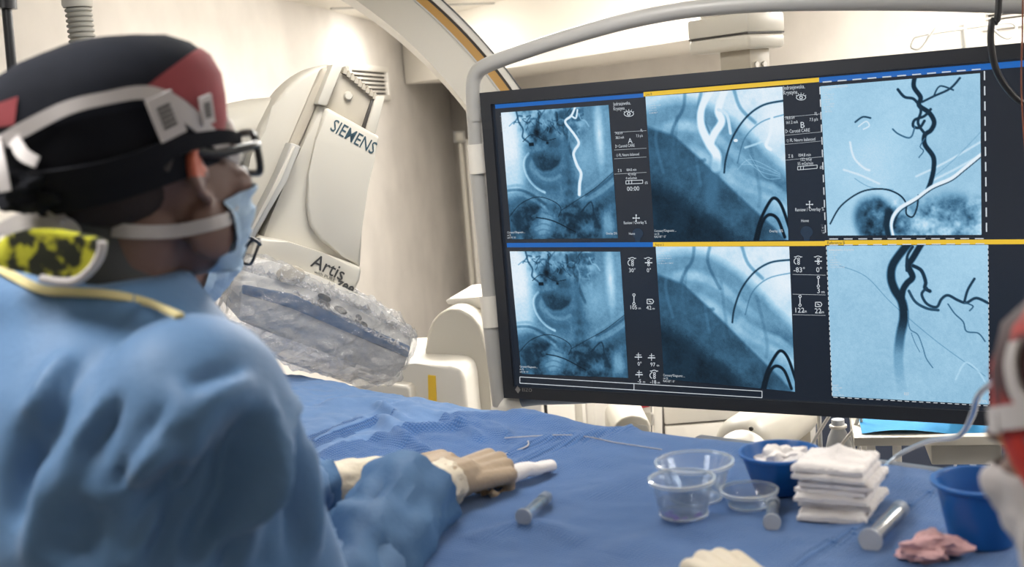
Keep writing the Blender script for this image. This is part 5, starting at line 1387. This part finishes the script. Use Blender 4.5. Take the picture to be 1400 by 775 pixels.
gme = gown_mesh(NK, fB, rB, [(zt + .035, .088, .090, -.004), (zt + .010, .105, .104, -.006), (zt - .022, .150, .122, -.012), (zt - .055, .195, .138, -.018), (zt - .10, .218, .150, -.022), (zt - .2, .225, .170, -.02), (zt - .35, .222, .175, 0), (zt - .55, .215, .172, 0), (zt - .8, .24, .20, 0), (.34, .28, .24, 0)],
                [([SH, EL + Vector((-.02, -.01, 0)), EL.lerp(MP, .40)], [.092, .086, .070]), ([NK - rB * .185 + Vector((0, 0, -.085)), ELl, ELl.lerp(WRl, .3)], [.085, .066, .052]), ([at(80, 432, 1.20), at(-80, 420, 1.30)], [.055, .06])])
folds(gme, [([(395, 545), (372, 600), (350, 680), (330, 775)], .012, .020), ([(350, 560), (330, 640), (300, 720), (270, 775)], .026, -.026), ([(366, 552), (358, 610), (345, 665), (305, 730), (280, 775)], .011, .030), ([(290, 585), (262, 640), (225, 705), (190, 775)], .020, -.026), ([(276, 600), (250, 660), (210, 720), (180, 775)], .009, .022),
            ([(360, 540), (300, 553), (275, 580), (262, 612), (215, 622), (165, 655), (125, 690), (95, 760)], .020, .016), ([(240, 545), (205, 595), (175, 640), (150, 665)], .008, -.012), ([(262, 520), (225, 580), (190, 640)], .010, .008), ([(330, 505), (285, 520), (255, 535)], .010, -.008), ([(345, 520), (300, 533), (265, 550)], .010, .008),
            ([(165, 545), (140, 590), (115, 625)], .009, -.010), ([(150, 540), (120, 590), (95, 640), (75, 690)], .012, .010), ([(110, 500), (80, 560), (55, 610), (20, 660)], .012, -.012), ([(95, 480), (60, 540), (20, 590)], .014, .010), ([(40, 560), (30, 640), (15, 720)], .015, -.014), ([(60, 620), (50, 700), (40, 770)], .014, .008), ([(130, 680), (110, 730), (100, 775)], .02, -.02), ([(415, 600), (425, 680), (430, 760)], .012, .010), ([(402, 580), (405, 660), (400, 760)], .012, -.014)], .0045, 7)
gown = link('gown', gme, M_gown, sur)
GB = bvh_of(gme)
# yellow binding along the neckline
obj('neck_binding', surf_ribbon(GB, [(-12, 364), (20, 380), (58, 398), (100, 402), (150, 405), (200, 416), (246, 436)], .009, .001, .004, 1.2), M_trim, gown, label='pale yellow binding')
# sleeve over the forearm, wide and folded back at the wrist
dE = (WR - EL).normalized()
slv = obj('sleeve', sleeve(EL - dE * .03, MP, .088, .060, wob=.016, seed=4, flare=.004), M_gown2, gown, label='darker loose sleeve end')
obj('glove_cuff', sleeve(MP.lerp(EL, .12), WR - (WR - MP).normalized() * .012, .040, .032, wob=.006, seed=8, n=24), M_glove_cuff, sur, label='pale wrinkled glove cuff')
# gloved fist
bm = bmesh.new()
hf = (at(684, 636, 1.71) - WR).normalized(); hu = Vector((-.05, -.45, .9)); hu = (hu - hf * hu.dot(hf)).normalized(); hs_ = hu.cross(hf).normalized()
hand_shapes(bm, WR, hf, hu, hs_, (1.25, 1.3, .8), 1.0, .02, .9)
capsule(bm, WR.lerp(MP, .8), WR + hf * .015, .030, .029)
obj('glove', None or bmesh.new(), M_glove, None) if False else None
gl = link('glove', voxel(bm, .0028, 3), M_glove, sur, label='tan latex glove closed to a fist')
dl = (WRl - ELl).normalized()
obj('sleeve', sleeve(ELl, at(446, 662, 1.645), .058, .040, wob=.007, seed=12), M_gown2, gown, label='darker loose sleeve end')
obj('glove_cuff', sleeve(at(440, 663, 1.64), WRl + dl * .01, .031, .029, wob=.004, seed=6, n=20), M_glove_cuff, sur, label='pale wrinkled glove cuff')
bm = bmesh.new(); hfl = (at(640, 630, 1.76) - WRl).normalized(); hul = Vector((-.1, -.3, .95)); hul = (hul - hfl * hul.dot(hfl)).normalized()
hand_shapes(bm, WRl, hfl, hul, -hul.cross(hfl), (.55, .6, .5), .95, .03, .6); capsule(bm, WRl - dl * .04, WRl + hfl * .01, .028, .027)
link('glove', voxel(bm, .003, 3), M_glove, sur, label='beige latex glove, held flat')
# cap
capc = (-.024, 0)
cm = cap_mesh(HM, capc, [(-.004, .104, .083, 0, .014), (.02, .111, .088, 0, .008), (.05, .119, .096, -.003, 0), (.075, .122, .099, -.005, -.003), (.10, .119, .097, -.004, -.004), (.120, .109, .089, -.002, -.003), (.134, .091, .074, .0, .0), (.143, .066, .054, .0, .002), (.148, .036, .030, .0, .0), (.150, .010, .008, .0, 0)])
cme = done(cm, 'cap'); cap = link('cap', cme, M_cap, sur, label='black cap cloth')
# red side panels of the cap: cut from the same surface, set just outside it
CI = HM.inverted()
CB = bvh_of(cme)
def cap_patch(cuts, m, name, label, off=.0016):
    """a piece of the cap surface between plane cuts given by two points on the cap and the side that stays"""
    bm = bmesh.new(); bm.from_mesh(cme)
    for v in bm.verts: v.co = v.co + v.normal * off
    for p, q, keep in cuts:
        a, b = hit(CB, *p)[0], hit(CB, *q)[0]; k = hit(CB, *keep)[0]
        n = (b - a).cross(ray(*keep)).normalized()
        if (k - a).dot(n) < 0: n = -n
        bmesh.ops.bisect_plane(bm, geom=bm.verts[:] + bm.edges[:] + bm.faces[:], plane_co=a, plane_no=n, clear_inner=True)
    return obj(name, bm, m, cap, label=label)
cap_patch([((190, 126), (262, 72), (280, 140)), ((225, 137), (312, 200), (285, 130))], M_red, 'cap_panel', 'dull red front panel')
cap_patch([((24, 135), (19, 175), (14, 150)), ((12, 136), (40, 126), (20, 160)), ((10, 172), (40, 166), (20, 150))], M_red, 'cap_back_panel', 'red patch at the back')
cap_patch([((20, 184), (235, 138), (120, 200)), ((232, 130), (246, 200), (120, 180))], M_band, 'head_band', 'wide black band of the cap', .003)
HB = bvh_of(cme, body.data)
obj('loupe_strap', surf_ribbon(HB, [(24, 250), (60, 243), (120, 233), (180, 218), (235, 196), (290, 186), (318, 190)], [.030, .022, .018, .020, .016, .012], .007, .005), M_band, sur, label='black spectacle strap')
obj('knot', crumple(hit(HB, 60, 258)[0] + Vector((-.012, -.01, 0)), .030, .022, .020, 3, fold=.5), M_band, sur, label='black strap knot at the nape')
obj('knot_tail', tube([hit(HB, 60, 265)[0], at(66, 285, 1.2), at(62, 318, 1.17)], [.012, .010, .006], 10, flat=.5), M_band, sur)
ms = obj('mask_strap', surf_ribbon(HB, [(16, 190), (45, 172), (95, 150), (145, 136), (190, 128), (218, 136), (240, 148), (268, 172), (296, 200), (318, 218)], [.014, .014, .013, .012, .013, .018, .019, .017, .015, .012], .0075, .0025), M_strap, sur, label='upper white mask tie')
obj('mask_strap', surf_ribbon(HB, [(78, 292), (120, 308), (170, 316), (230, 316), (290, 306), (330, 292), (342, 282)], [.016, .015, .014, .014, .014], .004, .003), M_strap, sur, label='lower white mask tie')
for q, a, lb in (((218, 158), .35, 'white printed tag on the cap, over the ear'), ((270, 148), .25, 'small grey and white tag on the red panel')):
    l, n = hit(HB, *q); n = n.normalized(); xx = Vector((0, 0, 1)).cross(n).normalized() if True else None; zz = n.cross(xx)
    TF2 = Frame(l + n * .013, xx * math.cos(a) + zz * math.sin(a), zz * math.cos(a) - xx * math.sin(a))
    wd, ht = (.030, .044) if q[0] == 218 else (.017, .030)
    tg = obj('cap_tag', TF2.prism([(-wd / 2, -ht / 2), (wd / 2, -ht / 2), (wd / 2, ht / 2), (-wd / 2, ht / 2)], -.001, .002), M_strap, cap, label=lb)
    for k in range(4): obj('tag_bar', TF2.prism([(-wd * .25, ht * (-.25 + .13 * k)), (wd * .25, ht * (-.25 + .13 * k)), (wd * .25, ht * (-.17 + .13 * k)), (-wd * .25, ht * (-.17 + .13 * k))], -.0016, -.0009), M_inkdark, tg, smooth=False, angle=None) if False else None
    bm = bmesh.new()
    for k in range(5):
        z0 = ht * (-.26 + .11 * k); TF2.prism([(-wd * .26, z0), (wd * .26, z0), (wd * .26, z0 + ht * .075), (-wd * .26, z0 + ht * .075)], -.0017, -.0010, bm=bm)
    obj('tag_print', bm, M_inkdark, cap, smooth=False, angle=None, kind='stuff')
# white tails of the ties at the back of the head
for k, pts in enumerate(([(18, 182, 1.17), (24, 196, 1.13), (34, 212, 1.10), (52, 222, 1.09)], [(-4, 186, 1.17), (0, 220, 1.13), (8, 262, 1.12)], [(-10, 320, 1.2), (30, 300, 1.18), (76, 290, 1.18)], [(10, 325, 1.19), (50, 308, 1.17), (90, 305, 1.175), (105, 318, 1.18)])):
    P = [at(*p) for p in pts]; obj('tie_tail', ribbon(P, [-Fw] * len(P), [.010, .013, .011], .003), M_strap, sur)
mk = obj('face_mask', mask_mesh(HM, 1.0, .0062, -.122, -.026, 1.18), M_mask, sur, label='pale blue pleated face mask')
glasses(HM, 1.0, M_black, sur, w=.029, h=.023, x=.106, z=.006, r=.0042, temple_r=.0050)
for sg in (-1, 1): obj('eye', ellip(None, HM, (.082, sg * .032, .006), (.012, .012, .012), 14, 10), M_white, sur)
# neck collar against X-rays and its patterned flap at the nape
NC = NK + Vector((0, 0, .045)) + fB * .012
bm = bmesh.new(); R = []
for lay, (dr, dz) in enumerate(((0, .052), (.004, .020), (.012, -.025), (.022, -.075), (.014, -.078), (.0, -.02), (-.006, .048))):
    R.append([bm.verts.new(NC + rB * (.062 + dr) * math.cos(t) + fB * (.066 + dr) * math.sin(t) + Vector((0, 0, dz - .034 * math.sin(t) - .016 * math.cos(t) + .004 * math.sin(3 * t)))) for t in np.linspace(0, 2 * PI, 49)[:-1]])
for A, B2 in zip(R + [R[-1]], R[1:] + [R[0]]):
    if A is B2: continue
    for k in range(48): bm.faces.new((A[k], A[(k + 1) % 48], B2[(k + 1) % 48], B2[k]))
col_o = obj('lead_collar', bm, M_collar, sur, label='dark grey neck collar')
FFr = Frame(at(70, 350, 1.125), (Rt * .93 + Fw * -.18 - Up * .08), Up * 1.0 - Fw * .25)
flap = [(-8, 335), (20, 318), (60, 316), (100, 322), (137, 330), (134, 348), (120, 370), (100, 384), (70, 382), (30, 372), (-10, 362)]
fo = obj('patterned_flap', FFr.pxprism(flap, -.004, .010, .004, 2, round_n=3), M_pattern, sur, label='yellow and black patterned collar flap')
P = [FFr.px(*p, -.006) for p in ((138, 331), (136, 348), (123, 369), (103, 384), (80, 386), (55, 381))]
obj('flap_piping', tube([FFr.pt(a, -.004, b) for a, b in P], .0045, 10), M_strap, fo, label='white piping')
obj('hair', ellip(None, HM, (-.050, 0, -.004), (.062, .071, .046), 24, 16), M_hair, sur)

# ---- the second operator, mostly hidden behind the first ------------------------------
H2 = at(242, 314, 1.78); T2 = math.radians(43)
HM2 = head_matrix(H2, T2, math.radians(-30))
f2 = Vector((math.cos(.3), math.sin(.3), 0)); r2 = Vector((math.sin(.3), -math.cos(.3), 0))
N2 = H2 + Vector((-.085, -.03, -.165))
s2 = thing('person', (N2.x, N2.y, 0), 'person in mask and glasses mostly hidden behind the surgeon in front', 'person')
W2 = at(270, 650, 1.82); E2 = N2 + f2 * .05 + r2 * .22 + Vector((0, .0, -.26)); E2 = Vector((-.60, 1.62, 1.17))
W2l = at(260, 640, 1.95); E2l = N2 + f2 * .15 - r2 * .2 + Vector((0, 0, -.28))
b2_ = link('body', person_body(HM2, N2, f2, r2, .17, [(1, E2, E2.lerp(W2, .95)), (-1, E2l, E2l.lerp(W2l, .95))]), M_skin, s2)
z2 = N2.z
g2 = gown_mesh(N2, f2, r2, [(z2 + .03, .080, .085, 0), (z2, .10, .10, 0), (z2 - .04, .165, .125, -.01), (z2 - .085, .205, .14, -.01), (z2 - .2, .21, .155, 0), (z2 - .45, .20, .16, 0), (.36, .25, .21, 0)],
               [([N2 + r2 * .18 + Vector((0, 0, -.085)), E2, E2.lerp(W2, .45)], [.08, .072, .058]), ([N2 - r2 * .18 + Vector((0, 0, -.085)), E2l, E2l.lerp(W2l, .5)], [.08, .07, .055])], .010, 4)
folds(g2, [([(262, 440), (300, 446), (330, 440)], .01, .006)], .006, 8)
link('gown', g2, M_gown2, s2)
obj('cap', cap_mesh(HM2, (-.02, 0), [(.005, .108, .084, 0, .010), (.04, .114, .09, 0, 0), (.08, .112, .088, 0, 0), (.11, .09, .07, 0, 0), (.125, .05, .04, 0, 0), (.128, .01, .01, 0, 0)]), M_gown2, s2)
obj('face_mask', mask_mesh(HM2, 1.0, .007, -.128, -.002, 1.3), M_mask, s2)
glasses(HM2, 1.0, M_black, s2, w=.026, h=.021, x=.116, z=.012, r=.0026)
d2 = (W2 - E2).normalized()
obj('sleeve', sleeve(E2, E2.lerp(W2, .62), .058, .050, wob=.006, seed=2), M_gown2, s2)
obj('glove_cuff', sleeve(E2.lerp(W2, .52), W2, .040, .034, wob=.004, seed=6, n=20), M_glove_cuff, s2, label='pale glove cuff')
bm = bmesh.new(); hf2 = (at(330, 650, 1.84) - W2).normalized(); hu2 = Vector((-.1, -.3, .95)); hu2 = (hu2 - hf2 * hu2.dot(hf2)).normalized()
hand_shapes(bm, W2, hf2, hu2, hu2.cross(hf2), (.55, .6, .5), 1.0, .03, .6); capsule(bm, W2 - d2 * .04, W2 + hf2 * .01, .029, .028)
link('glove', voxel(bm, .003, 3), M_glove, s2, label='beige latex glove')

# ---- the helper at the right edge, close to the camera -------------------------------
H3 = at(1552, 612, .80); T3 = math.radians(112)
HM3 = head_matrix(H3, T3, math.radians(-12))
f3 = Vector((math.cos(T3), math.sin(T3), 0)); r3 = Vector((math.sin(T3), -math.cos(T3), 0))
N3_ = H3 + Vector((.02, -.04, -.19))
s3 = thing('person', (N3_.x, N3_.y, 0), 'person in red printed cap with white ties, cut off at right edge', 'person')
E3 = N3_ + r3 * .24 + Vector((0, 0, -.3)); E3l = N3_ - r3 * .24 + Vector((0, 0, -.3))
b3 = link('body', person_body(HM3, N3_, f3, r3, .17, [(1, E3, E3 + f3 * .20), (-1, E3l, E3l + f3 * .20)]), M_skin, s3)
z3 = N3_.z
g3 = gown_mesh(N3_, f3, r3, [(z3 + .02, .080, .085, 0), (z3 - .01, .11, .11, 0), (z3 - .05, .165, .125, -.01), (z3 - .1, .20, .14, -.01), (z3 - .25, .20, .15, 0), (z3 - .5, .2, .16, 0), (.36, .25, .21, 0)],
               [([N3_ + r3 * .18 + Vector((0, 0, -.085)), E3, E3 + f3 * .2], [.08, .07, .05]), ([N3_ - r3 * .18 + Vector((0, 0, -.085)), E3l, E3l + f3 * .2], [.08, .07, .05])], .011, 4)
link('gown', g3, M_gown, s3)
c3 = obj('cap', cap_mesh(HM3, (-.025, 0), [(-.045, .100, .080, 0, .03), (-.01, .110, .088, 0, .014), (.03, .118, .094, 0, 0), (.07, .116, .092, 0, 0), (.10, .100, .080, 0, 0), (.122, .068, .054, 0, 0), (.130, .03, .025, 0, 0), (.131, .005, .005, 0, 0)]), M_flame, s3, label='red and orange printed cap')
HB3 = bvh_of(c3.data, b3.data)
obj('mask_tie', surf_ribbon(HB3, [(1335, 578), (1360, 574), (1385, 570), (1415, 566), (1460, 560)], .017, .002, .003, .8), M_strap, s3, label='white mask tie')
obj('mask_tie', surf_ribbon(HB3, [(1394, 470), (1388, 500), (1396, 535), (1415, 560)], .012, .002, .003, .8), M_strap, s3)
obj('face_mask', mask_mesh(HM3, 1.0, .008, -.125, -.002, 1.3), M_strap, s3, label='white face mask')
obj('hair', ellip(None, HM3, (-.045, 0, -.045), (.066, .074, .060), 24, 16), M_hair, s3)
# hand of the helper: fingertips at the lower edge
tipA = ontab(978, 752, .006)
hw = tipA + Vector((.05, -.16, -.02))

# the helper's gloved hand reaching in at the lower edge, and a small pink stand-in for a fingertip by the sleeve
tipA = ontab(955, 779, .010)
hd = (Vector((-.35, .9, .05))).normalized(); hup = Vector((0, 0, 1)); hup = (hup - hd * hup.dot(hd)).normalized(); hsd = Vector((-1, -.3, 0)); hsd = (hsd - hd * hsd.dot(hd)).normalized()
w0 = tipA - hd * .125 + Vector((0, 0, .012))
bm = bmesh.new(); hand_shapes(bm, w0, hd, hup, hsd, (.9, 1.0, .7), 1.0, .03, .8); capsule(bm, w0 - hd * .05, w0 + hd * .01, .030, .029)
link('glove', voxel(bm, .003, 3), M_glove_cuff, s3, label='pale latex glove at the lower edge')
obj('sleeve', sleeve(E3l, w0 - hd * .03, .062, .045, wob=.008, seed=3), M_gown, s3)
bl = thing('pink_fingertip', ontab(510, 776, .0), 'blurred pink stand-in for a fingertip at the lower edge below the sleeve', 'fingertip')
pbl = ontab(510, 778, .0)
obj('fingertip', capsule(None, pbl + Vector((0, 0, .010)), pbl + Vector((0, 0, .016)), .0095, .0085, 18, 6), M_skin_light, bl)
obj('fingertip_base', lathe([(0, 0), (.012, 0), (.012, .003), (.007, .005), (0, .005)], pbl, 20), M_white, bl)
